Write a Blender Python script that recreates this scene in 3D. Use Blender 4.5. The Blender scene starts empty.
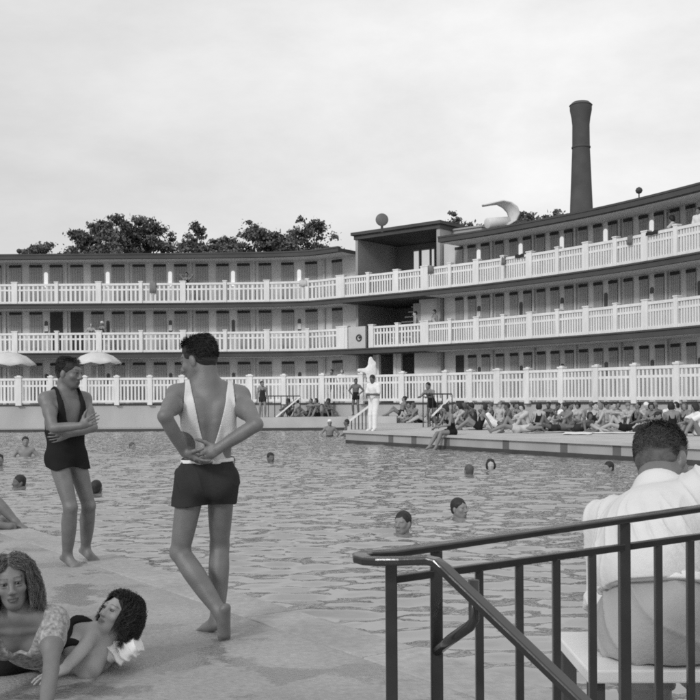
import bpy, math, random
import numpy as np
from mathutils import Vector, noise as mnoise

random.seed(7)
rng = np.random.default_rng(7)
sc = bpy.context.scene
COL = sc.collection
R = math.radians

# ------------------------------------------------------------------ camera
CAMH, FOC, ROLL = 1.34, 1000.0, R(0.33)
cr, sr = math.cos(ROLL), math.sin(ROLL)
cam_d = bpy.data.cameras.new('camera')
cam = bpy.data.objects.new('camera', cam_d)
COL.objects.link(cam)
cam_d.sensor_width = 36
cam_d.lens = FOC / 700 * 36
cam_d.shift_y = 50 / 700
cam_d.clip_start, cam_d.clip_end = 0.05, 2000
from mathutils import Matrix
cam.matrix_world = Matrix(((cr, sr, 0, 0), (0, 0, -1, 0), (-sr, cr, 0, CAMH), (0, 0, 0, 1)))
sc.camera = cam

def W(px, py, Y):
    xc, yc = (px - 350) / FOC * Y, (400 - py) / FOC * Y
    return Vector((xc * cr + yc * sr, Y, CAMH - xc * sr + yc * cr))

def G(px, py, z):
    k = (-(px - 350) * sr + (400 - py) * cr) / FOC
    Y = (z - CAMH) / k
    p = W(px, py, Y)
    p.z = z
    return p

# ------------------------------------------------------------------ materials
MATS = {}
def mat(name, v, rough=0.75, var=0.0, scale=3.0, bump=0.0, bscale=40.0, spec=0.3, emit=0.0, tint=False, stretch=None, var2=0.0, scale2=0.4):
    if name in MATS: return MATS[name]
    m = bpy.data.materials.new(name); m.use_nodes = True
    nt = m.node_tree; N = nt.nodes; L = nt.links
    b = N['Principled BSDF']
    b.inputs['Roughness'].default_value = rough
    b.inputs['Specular IOR Level'].default_value = spec
    b.inputs['Base Color'].default_value = (v, v, v, 1)
    if emit:
        b.inputs['Emission Color'].default_value = (1, 1, 1, 1); b.inputs['Emission Strength'].default_value = emit
    tc = N.new('ShaderNodeTexCoord')
    src = tc.outputs['Object']
    if stretch:
        mp = N.new('ShaderNodeMapping'); mp.inputs['Scale'].default_value = stretch
        L.new(src, mp.inputs['Vector']); src = mp.outputs['Vector']
    fac = None
    def mul(a, lo, hi, tex_out):
        r = N.new('ShaderNodeMapRange'); r.inputs['From Min'].default_value = 0.3; r.inputs['From Max'].default_value = 0.7
        r.inputs['To Min'].default_value = lo; r.inputs['To Max'].default_value = hi
        L.new(tex_out, r.inputs['Value'])
        if a is None: return r.outputs['Result']
        mm = N.new('ShaderNodeMath'); mm.operation = 'MULTIPLY'
        L.new(a, mm.inputs[0]); L.new(r.outputs['Result'], mm.inputs[1]); return mm.outputs[0]
    if var:
        t = N.new('ShaderNodeTexNoise'); t.inputs['Scale'].default_value = scale; t.inputs['Detail'].default_value = 6
        L.new(src, t.inputs['Vector']); fac = mul(fac, 1 - var, 1 + var, t.outputs['Fac'])
    if var2:
        t = N.new('ShaderNodeTexNoise'); t.inputs['Scale'].default_value = scale2; t.inputs['Detail'].default_value = 3
        L.new(src, t.inputs['Vector']); fac = mul(fac, 1 - var2, 1 + var2, t.outputs['Fac'])
    if tint:
        a = N.new('ShaderNodeAttribute'); a.attribute_name = 'tint'
        if fac is None: fac = a.outputs['Fac']
        else:
            mm = N.new('ShaderNodeMath'); mm.operation = 'MULTIPLY'; L.new(fac, mm.inputs[0]); L.new(a.outputs['Fac'], mm.inputs[1]); fac = mm.outputs[0]
    if fac is not None:
        mm = N.new('ShaderNodeMath'); mm.operation = 'MULTIPLY'; mm.inputs[1].default_value = v
        L.new(fac, mm.inputs[0])
        cc = N.new('ShaderNodeCombineColor')
        for i in range(3): L.new(mm.outputs[0], cc.inputs[i])
        L.new(cc.outputs[0], b.inputs['Base Color'])
    if bump:
        t = N.new('ShaderNodeTexNoise'); t.inputs['Scale'].default_value = bscale; t.inputs['Detail'].default_value = 5
        L.new(src, t.inputs['Vector'])
        bp = N.new('ShaderNodeBump'); bp.inputs['Strength'].default_value = bump; bp.inputs['Distance'].default_value = 0.02
        L.new(t.outputs['Fac'], bp.inputs['Height']); L.new(bp.outputs['Normal'], b.inputs['Normal'])
    MATS[name] = m
    return m

# ------------------------------------------------------------------ objects
def tag(o, label=None, cat=None, group=None, kind=None):
    if label: o['label'] = label
    if cat: o['category'] = cat
    if group: o['group'] = group
    if kind: o['kind'] = kind
    return o

def empty(name, loc, label, cat, group=None, rotz=0):
    o = bpy.data.objects.new(name, None); COL.objects.link(o)
    o.location = loc; o.rotation_euler = (0, 0, rotz); o.empty_display_size = 0.2
    return tag(o, label, cat, group)

def link(name, me, m, parent=None, loc=(0, 0, 0), rotz=0.0):
    """loc is in the parent's frame"""
    if m is not None and not me.materials: me.materials.append(m)
    o = bpy.data.objects.new(name, me); COL.objects.link(o)
    o.location = loc; o.rotation_euler = (0, 0, rotz)
    if parent: o.parent = parent
    return o

class MB:
    def __init__(s): s.v = []; s.f = []
    def box(s, c, size, ax=None):
        c = Vector(c); X, Y, Z = ax if ax else (Vector((1, 0, 0)), Vector((0, 1, 0)), Vector((0, 0, 1)))
        hx, hy, hz = [q / 2 for q in size]; n = len(s.v)
        for dz in (-hz, hz):
            for dx, dy in ((-hx, -hy), (hx, -hy), (hx, hy), (-hx, hy)):
                s.v.append(c + X * dx + Y * dy + Z * dz)
        s.f += [(n, n+3, n+2, n+1), (n+4, n+5, n+6, n+7)] + [(n+i, n+(i+1) % 4, n+4+(i+1) % 4, n+4+i) for i in range(4)]
    def bar(s, a, b, w, h, up=Vector((0, 0, 1))):
        a, b = Vector(a), Vector(b); t = (b - a); L = t.length; t = t / L
        side = t.cross(up); side = side.normalized() if side.length > 1e-4 else Vector((1, 0, 0))
        u = side.cross(t).normalized()
        s.box((a + b) / 2, (L, w, h), (t, side, u))
    def tube(s, pts, r, n=10, close=True):
        pts = [Vector(p) for p in pts]; rr = r if isinstance(r, (list, tuple)) else [r] * len(pts)
        base = len(s.v); prev = None
        for i, p in enumerate(pts):
            t = (pts[min(i+1, len(pts)-1)] - pts[max(i-1, 0)]).normalized()
            if prev is None: prev = Vector((1, 0, 0)) if abs(t.x) < .8 else Vector((0, 1, 0))
            a = (prev - t * prev.dot(t)).normalized(); prev = a; b = t.cross(a)
            for k in range(n):
                an = 2 * math.pi * k / n
                s.v.append(p + (a * math.cos(an) + b * math.sin(an)) * rr[i])
        for i in range(len(pts) - 1):
            for k in range(n):
                q = base + i * n
                s.f.append((q+k, q+(k+1) % n, q+n+(k+1) % n, q+n+k))
        if close:
            s.f.append(tuple(base + k for k in reversed(range(n))))
            s.f.append(tuple(base + (len(pts)-1) * n + k for k in range(n)))
    def lathe(s, prof, c=(0, 0, 0), n=24, caps=True):
        c = Vector(c); base = len(s.v)
        for r, z in prof:
            for k in range(n):
                an = 2 * math.pi * k / n
                s.v.append(c + Vector((r * math.cos(an), r * math.sin(an), z)))
        for i in range(len(prof) - 1):
            for k in range(n):
                q = base + i * n
                s.f.append((q+k, q+(k+1) % n, q+n+(k+1) % n, q+n+k))
        if caps:
            s.f.append(tuple(base + k for k in reversed(range(n))))
            s.f.append(tuple(base + (len(prof)-1) * n + k for k in range(n)))
    def sweep(s, pts, w, h, up=Vector((0, 0, 1))):
        """rectangular section swept along pts with mitred joints"""
        pts = [Vector(p) for p in pts]; base = len(s.v)
        for i, p in enumerate(pts):
            t = (pts[min(i+1, len(pts)-1)] - pts[max(i-1, 0)]).normalized()
            side = t.cross(up).normalized(); u = side.cross(t)
            for a, b in ((-1, -1), (1, -1), (1, 1), (-1, 1)):
                s.v.append(p + side * a * w / 2 + u * b * h / 2)
        for i in range(len(pts) - 1):
            q = base + 4 * i
            for k in range(4): s.f.append((q+k, q+(k+1) % 4, q+4+(k+1) % 4, q+4+k))
        q = base + 4 * (len(pts)-1)
        s.f += [(base+3, base+2, base+1, base), (q, q+1, q+2, q+3)]
    def prism(s, poly, z0, z1):
        n = len(s.v); k = len(poly)
        for z in (z0, z1):
            for p in poly: s.v.append(Vector((p[0], p[1], z)))
        s.f += [tuple(n + i for i in reversed(range(k))), tuple(n + k + i for i in range(k))]
        s.f += [(n+i, n+(i+1) % k, n+k+(i+1) % k, n+k+i) for i in range(k)]
    def mesh(s, name, smooth=False, org=None):
        me = bpy.data.meshes.new(name)
        vs = s.v if org is None else [p - Vector(org) for p in s.v]
        me.from_pydata([tuple(p) for p in vs], [], s.f); me.update()
        if smooth: me.polygons.foreach_set('use_smooth', [True] * len(me.polygons))
        return me
    def build(s, name, m, parent=None, smooth=False, bevel=0.0):
        """vertices given in world space; parent is an unrotated Empty"""
        org = parent_loc(parent)
        o = link(name, s.mesh(name, smooth, org), m, parent)
        if bevel:
            b = o.modifiers.new('edge', 'BEVEL'); b.width = bevel; b.segments = 2; b.limit_method = 'ANGLE'
        return o

def parent_loc(p):
    v = Vector((0, 0, 0))
    while p is not None:
        v += Vector(p.location); p = p.parent
    return v

class Path:
    def __init__(s, pts, step=0.25):
        P = [Vector((a, b)) for a, b in pts]; out = []
        for i in range(len(P) - 1):
            p0, p1, p2, p3 = P[max(i-1, 0)], P[i], P[i+1], P[min(i+2, len(P)-1)]
            n = max(2, int((p2 - p1).length / step))
            for k in range(n):
                t = k / n
                out.append(0.5 * ((2*p1) + (p2-p0)*t + (2*p0-5*p1+4*p2-p3)*t*t + (3*p1-p0-3*p2+p3)*t**3))
        out.append(P[-1]); s.p = out; s.s = [0.0]
        for a, b in zip(out, out[1:]): s.s.append(s.s[-1] + (b - a).length)
        s.L = s.s[-1]
    def at(s, q):
        q = max(0, min(s.L - 1e-6, q)); import bisect
        i = min(max(bisect.bisect_right(s.s, q) - 1, 0), len(s.p) - 2)
        t = (q - s.s[i]) / (s.s[i+1] - s.s[i])
        a, b = s.p[max(i-1, 0)], s.p[min(i+2, len(s.p)-1)]
        tg = (b - a).normalized()
        return s.p[i].lerp(s.p[i+1], t), tg, Vector((tg.y, -tg.x))
    def off(s, q, d, z):
        p, t, n = s.at(q); p = p + n * d
        return Vector((p.x, p.y, z))
    def px(s, px):
        best = min(range(len(s.p)), key=lambda i: abs(s.p[i].x / s.p[i].y - (px - 350) / FOC))
        lo, hi = s.s[max(best-1, 0)], s.s[min(best+1, len(s.s)-1)]
        f = lambda q: (lambda v: v.x / v.y)(s.at(q)[0]) - (px - 350) / FOC
        for _ in range(30):
            m = (lo + hi) / 2
            if f(m) > 0: hi = m
            else: lo = m
        return (lo + hi) / 2
    def ribbon(s, mb, s0, s1, d0, d1, z0, z1, step=0.5):
        n = max(1, int(round((s1 - s0) / step))); base = len(mb.v)
        for i in range(n + 1):
            q = s0 + (s1 - s0) * i / n
            for d, z in ((d0, z0), (d1, z0), (d1, z1), (d0, z1)): mb.v.append(s.off(q, d, z))
        for i in range(n):
            q = base + 4 * i
            for k in range(4): mb.f.append((q+k, q+(k+1) % 4, q+4+(k+1) % 4, q+4+k))
        q = base + 4 * n
        mb.f += [(base+3, base+2, base+1, base), (q, q+1, q+2, q+3)]
    def block(s, mb, q, w, d0, d1, z0, z1):
        p, t, n = s.at(q)
        c = p + n * (d0 + d1) / 2
        mb.box((c.x, c.y, (z0 + z1) / 2), (w, abs(d1 - d0), z1 - z0), (Vector((t.x, t.y, 0)), Vector((-n.x, -n.y, 0)), Vector((0, 0, 1))))
    def rot(s, q):
        _, t, _ = s.at(q); return math.atan2(t.y, t.x)

# ------------------------------------------------------------------ signed-distance figures
class SDF:
    def __init__(s): s.pr = []; s.cut = []
    def cap(s, a, b, ra, rb, k=0.02, bulge=0.0, flat=None, sub=False):
        s.pr.append(('c', np.array(a, float), np.array(b, float), ra, rb, k, bulge, flat, sub)); return s
    def ell(s, c, rad, fr=None, k=0.03, sub=False):
        fr = np.eye(3) if fr is None else np.array([list(q) for q in fr], float)
        s.pr.append(('e', np.array(c, float), np.array(rad, float), fr, k, sub)); return s
    def copy(s, grow=0.0):
        o = SDF(); o.pr = list(s.pr); o.grow = grow; return o
    def extend(s, *others):
        for q in others: s.pr += q.pr
        return s
    def bounds(s):
        lo = np.full(3, 9e9); hi = -lo
        for q in s.pr:
            if q[0] == 'c':
                if q[8]: continue
                r = max(q[3], q[4]) + abs(q[6])
                lo = np.minimum(lo, np.minimum(q[1], q[2]) - r); hi = np.maximum(hi, np.maximum(q[1], q[2]) + r)
            else:
                if q[5]: continue
                r = max(q[2]); lo = np.minimum(lo, q[1] - r); hi = np.maximum(hi, q[1] + r)
        return lo, hi
    def mesh(s, vox, grow=0.0, regions=(), name='body', disp=None, pad=0.03):
        lo, hi = s.bounds(); lo = lo - pad - grow; hi = hi + pad + grow
        n = np.ceil((hi - lo) / vox).astype(int) + 1
        ax = [(lo[i] + vox * np.arange(n[i])).astype(np.float32) for i in range(3)]
        F = np.full(n, 0.2, np.float32)
        for q in s.pr:
            if q[0] == 'c': r = max(q[3], q[4]) + abs(q[6]); blo = np.minimum(q[1], q[2]) - r; bhi = np.maximum(q[1], q[2]) + r; k = q[5]; sub = q[8]
            else: r = max(q[2]); blo = q[1] - r; bhi = q[1] + r; k = q[4]; sub = q[5]
            m = k + grow + 2.5 * vox
            i0 = np.clip(np.floor((blo - m - lo) / vox).astype(int), 0, n); i1 = np.clip(np.ceil((bhi + m - lo) / vox).astype(int) + 1, 0, n)
            if (i1 <= i0).any(): continue
            X = ax[0][i0[0]:i1[0], None, None]; Y = ax[1][None, i0[1]:i1[1], None]; Z = ax[2][None, None, i0[2]:i1[2]]
            if q[0] == 'c':
                a, b = q[1], q[2]; ba = b - a; l2 = max(float(ba @ ba), 1e-9)
                px, py, pz = X - a[0], Y - a[1], Z - a[2]
                t = np.clip((px * ba[0] + py * ba[1] + pz * ba[2]) / l2, 0, 1)
                rad = q[3] + (q[4] - q[3]) * t
                if q[6]: rad = rad + q[6] * np.sin(np.pi * t)
                ex, ey, ez = px - ba[0] * t, py - ba[1] * t, pz - ba[2] * t
                if q[7] is not None:
                    nv, fl = np.array(q[7][0], float), q[7][1]
                    dd = ex * nv[0] + ey * nv[1] + ez * nv[2]; g = (1 / fl - 1) * dd
                    ex, ey, ez = ex + nv[0] * g, ey + nv[1] * g, ez + nv[2] * g
                    d = (np.sqrt(ex*ex + ey*ey + ez*ez) - rad) * (0.5 + 0.5 * fl)
                else: d = np.sqrt(ex*ex + ey*ey + ez*ez) - rad
            else:
                c, rd, fr = q[1], q[2], q[3]
                px, py, pz = X - c[0], Y - c[1], Z - c[2]
                u = [(px * fr[i, 0] + py * fr[i, 1] + pz * fr[i, 2]) for i in range(3)]
                k0 = np.sqrt(sum((u[i] / rd[i]) ** 2 for i in range(3))); k1 = np.sqrt(sum((u[i] / rd[i] ** 2) ** 2 for i in range(3)))
                d = k0 * (k0 - 1) / np.maximum(k1, 1e-6)
            S = F[i0[0]:i1[0], i0[1]:i1[1], i0[2]:i1[2]]
            d = d.astype(np.float32)
            if sub:
                h = np.maximum(k - np.abs(S + d), 0) / k
                S[...] = np.maximum(S, -d) + h * h * k * 0.25
            else:
                h = np.maximum(k - np.abs(S - d), 0) / k
                S[...] = np.minimum(S, d) - h * h * k * 0.25
        F -= grow
        if regions:
            X, Y, Z = np.meshgrid(*ax, indexing='ij', sparse=True)
            for fn in regions: F = np.maximum(F, fn(X, Y, Z).astype(np.float32))
        F[0] = F[-1] = 0.2; F[:, 0] = F[:, -1] = 0.2; F[:, :, 0] = F[:, :, -1] = 0.2
        V, Q = nets(F, lo, vox)
        return np_mesh(name, V, Q, disp)

def nets(F, lo, vox):
    S = F < 0
    c = [S[a:S.shape[0]-1+a, b:S.shape[1]-1+b, d:S.shape[2]-1+d] for a in (0, 1) for b in (0, 1) for d in (0, 1)]
    anyy = c[0].copy(); ally = c[0].copy()
    for q in c[1:]: anyy |= q; ally &= q
    act = anyy & ~ally
    idx = np.argwhere(act)
    if len(idx) == 0: return np.zeros((0, 3)), np.zeros((0, 4), int)
    offs = np.array([(a, b, d) for a in (0, 1) for b in (0, 1) for d in (0, 1)])
    vals = np.stack([F[idx[:, 0]+o[0], idx[:, 1]+o[1], idx[:, 2]+o[2]] for o in offs], 1)
    acc = np.zeros((len(idx), 3)); cnt = np.zeros(len(idx))
    for i in range(8):
        for j in range(i + 1, 8):
            if np.abs(offs[i] - offs[j]).sum() != 1: continue
            f0, f1 = vals[:, i], vals[:, j]; mk = (f0 < 0) != (f1 < 0)
            t = np.where(mk, f0 / np.where(mk, f0 - f1, 1), 0)
            pt = offs[i] + t[:, None] * (offs[j] - offs[i])
            acc[mk] += pt[mk]; cnt[mk] += 1
    V = (idx + acc / cnt[:, None]) * vox + lo
    M = np.full(act.shape, -1, np.int64); M[act] = np.arange(len(idx))
    quads = []
    for a in range(3):
        b, d = (a + 1) % 3, (a + 2) % 3
        s0 = np.take(S, range(0, S.shape[a]-1), a); s1 = np.take(S, range(1, S.shape[a]), a)
        e = np.argwhere(s0 != s1)
        if len(e) == 0: continue
        ok = (e[:, b] > 0) & (e[:, d] > 0) & (e[:, b] < S.shape[b]-1) & (e[:, d] < S.shape[d]-1); e = e[ok]
        ins = s0[e[:, 0], e[:, 1], e[:, 2]]
        def cell(ob, od):
            q = e.copy(); q[:, b] += ob; q[:, d] += od
            return M[q[:, 0], q[:, 1], q[:, 2]]
        A = np.stack([cell(-1, -1), cell(0, -1), cell(0, 0), cell(-1, 0)], 1)
        A[~ins] = A[~ins][:, ::-1]
        quads.append(A)
    Q = np.concatenate(quads); Q = Q[(Q >= 0).all(1)]
    return V, Q

def np_mesh(name, V, Q, disp=None):
    me = bpy.data.meshes.new(name)
    nv, nq = len(V), len(Q)
    me.vertices.add(nv); me.loops.add(nq * 4); me.polygons.add(nq)
    me.vertices.foreach_set('co', np.asarray(V, np.float32).ravel())
    me.loops.foreach_set('vertex_index', np.asarray(Q, np.int32).ravel())
    me.polygons.foreach_set('loop_start', np.arange(0, nq * 4, 4, dtype=np.int32))
    me.polygons.foreach_set('use_smooth', np.ones(nq, bool))
    me.update(calc_edges=True); me.validate()
    if disp is not None and nv:
        nrm = np.zeros(nv * 3, np.float32); me.vertices.foreach_get('normal', nrm); nrm = nrm.reshape(-1, 3)
        V2 = np.asarray(V) + nrm * disp(np.asarray(V))[:, None]
        me.vertices.foreach_set('co', V2.astype(np.float32).ravel()); me.update()
    return me

def set_tint(me, fn):
    V = np.zeros(len(me.vertices) * 3, np.float32); me.vertices.foreach_get('co', V)
    a = me.attributes.new('tint', 'FLOAT', 'POINT')
    a.data.foreach_set('value', fn(V.reshape(-1, 3)).astype(np.float32))

def wob(V, sc_, seed=0, octv=3):
    """cheap smooth noise, roughly -1..1"""
    g = np.random.default_rng(seed); out = np.zeros(len(V)); amp = 1.0; tot = 0
    for o in range(octv):
        for _ in range(4):
            k = g.normal(size=3); k = k / np.linalg.norm(k) * sc_ * (2 ** o) * g.uniform(.7, 1.3)
            out += amp * np.sin(V @ k + g.uniform(0, 6.28)) / 2
        tot += amp; amp *= 0.55
    return out / tot

def mesh_np(me):
    V = np.zeros(len(me.vertices) * 3, np.float32); me.vertices.foreach_get('co', V)
    Q = np.zeros(len(me.loops), np.int32); me.loops.foreach_get('vertex_index', Q)
    return V.reshape(-1, 3), Q.reshape(-1, 4)

def add_strands(me, paths, width, seed=0):
    """append thin ribbons (one per hair) to a hair mesh; paths: (n, k, 3)"""
    V, Q = mesh_np(me); g = np.random.default_rng(seed); n, k, _ = paths.shape
    t = np.gradient(paths, axis=1); t /= np.maximum(np.linalg.norm(t, axis=2, keepdims=True), 1e-9)
    r = g.normal(size=(n, 1, 3)); sd = np.cross(t, np.broadcast_to(r, t.shape)); sd /= np.maximum(np.linalg.norm(sd, axis=2, keepdims=True), 1e-9)
    w = width * np.linspace(1, .35, k)[None, :, None] * g.uniform(.7, 1.3, size=(n, 1, 1))
    P = np.stack([paths - sd * w / 2, paths + sd * w / 2], 2).reshape(-1, 3)
    i = (np.arange(n)[:, None] * k + np.arange(k - 1)[None]) * 2
    q = np.stack([i, i + 1, i + 3, i + 2], -1).reshape(-1, 4) + len(V)
    return np_mesh(me.name, np.concatenate([V, P]), np.concatenate([Q, q]))
# ------------------------------------------------------------------ ground, pool, decks
ZW = -0.08            # water level
ZD = 0.33             # sunbathing deck
ZT = 1.15             # terrace under the cabins
def Rx(Y): return (33.0 - Y) * 0.63 - 0.10          # right pool edge
def Lx(Y): return 0.2 - 0.7235 * (Y - 5.58)         # left pool edge

M_deck = mat('wet_concrete', .31, .6, var=.13, scale=28, bump=.45, bscale=55, spec=.4, var2=.16, scale2=1.3)
def wet(m, scale, thr, dark, rough):
    nt = m.node_tree; N = nt.nodes; L = nt.links; b = N['Principled BSDF']; tc = N['Texture Coordinate']
    t = N.new('ShaderNodeTexNoise'); t.inputs['Scale'].default_value = scale; t.inputs['Detail'].default_value = 9; t.inputs['Roughness'].default_value = .62; L.new(tc.outputs['Object'], t.inputs['Vector'])
    r = N.new('ShaderNodeMapRange'); r.inputs['From Min'].default_value = thr; r.inputs['From Max'].default_value = thr + .035; L.new(t.outputs['Fac'], r.inputs['Value'])
    src = b.inputs['Base Color'].links[0].from_socket
    mx = N.new('ShaderNodeMix'); mx.data_type = 'RGBA'; mx.blend_type = 'MULTIPLY'; mx.inputs['B'].default_value = (dark, dark, dark, 1)
    for q in mx.inputs:
        pass
    L.new(r.outputs[0], mx.inputs[0]); L.new(src, mx.inputs[6]); mx.inputs[7].default_value = (dark, dark, dark, 1)
    L.new(mx.outputs[2], b.inputs['Base Color'])
    rr = N.new('ShaderNodeMapRange'); rr.inputs['To Min'].default_value = .65; rr.inputs['To Max'].default_value = rough; L.new(r.outputs[0], rr.inputs['Value']); L.new(rr.outputs[0], b.inputs['Roughness'])
wet(M_deck, 1.9, .53, .70, .13)
M_deck2 = mat('pale_concrete', .46, .8, var=.10, scale=1.2, bump=.2, bscale=25)
M_wall = mat('terrace_render', .42, .85, var=.10, scale=.9, bump=.2, bscale=20, stretch=(1, 1, .5), var2=.08)
M_wallp = mat('pool_wall', .36, .7, var=.12, scale=1.1, bump=.15, bscale=20, stretch=(1, 1, .3))
M_dark = mat('dark_band', .06, .6, var=.2, scale=2)
M_grass = mat('park_ground', .09, .95, var=.3, scale=.2)

mb = MB(); mb.box((0, 300, -1.3), (1600, 1400, .4)); o = mb.build('ground', M_grass); tag(o, kind='structure')

# left / near deck: everything on the near side of the left edge, flush with the water
mb = MB(); mb.prism([(12, -8), (Lx(-8) if False else 8.2, -5.5), (Lx(5.58), 5.58), (Lx(46.3), 46.3), (-60, 46.3), (-60, -8)], -1.0, 0.0)
tag(mb.build('pool_deck', M_deck), kind='structure')
mb = MB(); kd = Vector((-.7235, 1, 0)).normalized()
for k in range(46):
    a = Vector((Lx(1.5), 1.5, -.03)) + kd * (k * 1.2 + .006); b = a + kd * 1.188; off = Vector((-kd.y, kd.x, 0)) * .17
    mb.bar(a + off, b + off, .36, .075)
o = mb.build('pool_edge_kerb', mat('kerb_stone', .34, .6, var=.14, scale=16, bump=.4, bscale=50, var2=.12, scale2=1.5), bevel=.008); tag(o, kind='structure')
# narrow far ledge under the terrace wall
mb = MB(); mb.prism([(-60, 46.6), (-4.35, 46.6), (-4.35, 52), (-60, 52)], -1.0, 0.02)
tag(mb.build('far_ledge_pavement', M_wallp), kind='structure')
# right deck and the platform at its far end
mb = MB(); mb.prism([(-.10, 33.0), (Rx(8), 8.0), (40, 8.0), (40, 60), (-.10, 60)], -1.0, ZD)
tag(mb.build('sunbathing_deck_pavement', M_deck2), kind='structure')
mb = MB(); mb.prism([(-4.3, 47.0), (-.104, 47.0), (-.104, 54), (-4.3, 54)], -1.0, .545)
tag(mb.build('platform_pavement', M_deck2), kind='structure')
mb = MB()   # second low step behind the margin, and the upper step at the fence
mb.prism([(-.09, 44.2), (2.0, 43.0), (2.6, 52), (-.09, 52)], ZD + .001, .62)
tag(mb.build('upper_step_pavement', M_deck2), kind='structure')

# wall of the pool under the right deck: pale face, dark waterline band, vertical dark strips
dirR = Vector((0.63, -1, 0)).normalized(); nR = Vector((-dirR.y, dirR.x, 0)) * -1
def Rpt(d, z, out=0.0):
    p = Vector((-.10, 33.0, 0)) + dirR * d + nR * out
    return Vector((p.x, p.y, z))
mb = MB(); a, b = Rpt(-.02, .13, .02), Rpt(32, .13, .02); mb.bar(a, b, .05, .38)
tag(mb.build('pool_wall_facing', M_wallp), kind='structure')
mb = MB(); mb.bar(Rpt(-.05, .30, .05), Rpt(32, .30, .05), .16, .075)
tag(mb.build('pool_kerb', mat('coping', .46, .7, var=.08, scale=2)), kind='structure')
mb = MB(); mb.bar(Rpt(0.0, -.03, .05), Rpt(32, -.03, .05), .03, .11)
tag(mb.build('pool_waterline_band', M_dark), kind='structure')  # plain dark strip along the waterline
mb = MB()
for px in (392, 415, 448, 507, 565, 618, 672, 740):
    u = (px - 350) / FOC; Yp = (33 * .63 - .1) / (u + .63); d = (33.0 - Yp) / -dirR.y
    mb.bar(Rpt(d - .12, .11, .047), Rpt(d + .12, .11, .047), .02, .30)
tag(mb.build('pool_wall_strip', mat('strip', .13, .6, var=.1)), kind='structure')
mb = MB(); mb.bar((-60, 46.585, 0.0), (-4.36, 46.585, 0.0), .04, .10); mb.bar((-4.3, 46.98, -.02), (-.11, 46.98, -.02), .05, .14)
tag(mb.build('far_waterline_band', M_dark), kind='structure')  # plain dark strips along the far waterline

# water
def water():
    st = .05
    xs = np.arange(-33, 9.6, st); ys = np.arange(2.0, 47.3, st)
    X, Y = np.meshgrid(xs, ys, indexing='ij'); X = X.astype(np.float32); Y = Y.astype(np.float32); Z = np.full_like(X, ZW); g = np.random.default_rng(3)
    NW = 34
    for i in range(NW):
        lam = g.uniform(.15, .34) if i < 25 else g.uniform(.34, 1.0)
        th = g.normal(math.pi * .47, .34); k = 2 * math.pi / lam
        amp = .0017 * (lam / .32) ** .9
        kx, ky = k * math.cos(th), k * math.sin(th)
        ph = kx * X + ky * Y + g.uniform(0, 6.3) + .7 * np.sin(.9 * X * g.uniform(.6, 2.2) + .8 * Y * g.uniform(.6, 2.2) + g.uniform(0, 6))
        s = .5 + .5 * np.sin(ph); Z += 2.0 * amp * (s ** 5 - .246)
    for px, py in ((25, 456), (10, 487), (106, 491), (137.5, 448), (235, 465), (273, 462), (390, 532), (473, 516), (494, 471), (464, 473), (600, 470)):
        p = G(px, py, ZW + .02); r = np.hypot(X - p.x, Y - p.y)
        Z += (.014 * np.exp(-r / .45) * np.cos(r * 26 - .8)).astype(np.float32)
    nx, ny = X.shape
    keep = (X > Lx(Y) - .5) & (X < np.maximum(Rx(Y), -.10) + .5)
    I = np.arange(nx * ny).reshape(nx, ny)
    Q = np.stack([I[:-1, :-1], I[1:, :-1], I[1:, 1:], I[:-1, 1:]], -1)[keep[:-1, :-1]].reshape(-1, 4)
    used = np.unique(Q); remap = np.full(nx * ny, -1); remap[used] = np.arange(len(used))
    V = np.stack([X, Y, Z], -1).reshape(-1, 3)[used]
    return np_mesh('water', V, remap[Q])
M_water = mat('pool_water', .205, .04, var=.10, scale=.25, bump=.05, bscale=14, spec=.5)
M_water.node_tree.nodes['Principled BSDF'].inputs['IOR'].default_value = 2.2
tag(link('water', water(), M_water), kind='structure')

# ------------------------------------------------------------------ bathing cabins
BP = Path([(-40, 54.6), (-30, 53.7), (-18.57, 53.05), (-7.94, 52.9), (-2.7, 52.4), (-.51, 50.95), (2.43, 48.6), (4.22, 46.9), (6.66, 44.4), (10, 40), (12.46, 35.6), (14.4, 31), (15.9, 26.5)])
FP = Path([(-40, 51.6), (-17.6, 50.3), (-7.5, 50.2), (-2.46, 49.3), (0, 47.9), (2.31, 46.2), (4.28, 44.4), (7.43, 41.3), (9.6, 38.4), (12.18, 34.8), (14.2, 30.5), (15.6, 26)])
SL, SR = BP.px(342), BP.px(426)
M_cab = mat('cabin_wall', .60, .85, var=.10, scale=.8, bump=.1, bscale=15, var2=.08)
M_door = mat('cabin_door', .35, .7, var=.10, scale=1.6, bump=.15, bscale=30, stretch=(1, 1, 6))
M_dopen = mat('open_cabin_shade', .05, .9)  # dark panel painted as the shaded inside of an open cabin
M_vent = mat('vent_slot', .045, .9)
M_soffit = mat('soffit_plaster', .62, .85, var=.06)
M_pil = mat('pilaster', .50, .8, var=.1)
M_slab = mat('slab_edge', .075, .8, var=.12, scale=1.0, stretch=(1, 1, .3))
M_roof = mat('roof_felt', .075, .85, var=.15, scale=.8)
M_white = mat('white_paint', .72, .6, var=.07, scale=3, stretch=(2, 2, .5), var2=.06, scale2=.6)
M_skyglow = mat('glowing_slot_pane', .8, .4, emit=.55)  # pane glows in place of the sky seen through the slots
M_dglass = mat('dim_glass', .07, .25)
M_plate = mat('white_plate', .75, .4)  # white plate over the lower part of some middle-floor slots

FLOORS = [(1.15, 3.65), (3.92, 6.27), (6.52, 8.87)]     # floor, underside of what is above
RAILT = [None, 5.0, 7.6]
TER = (ZT)

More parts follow.
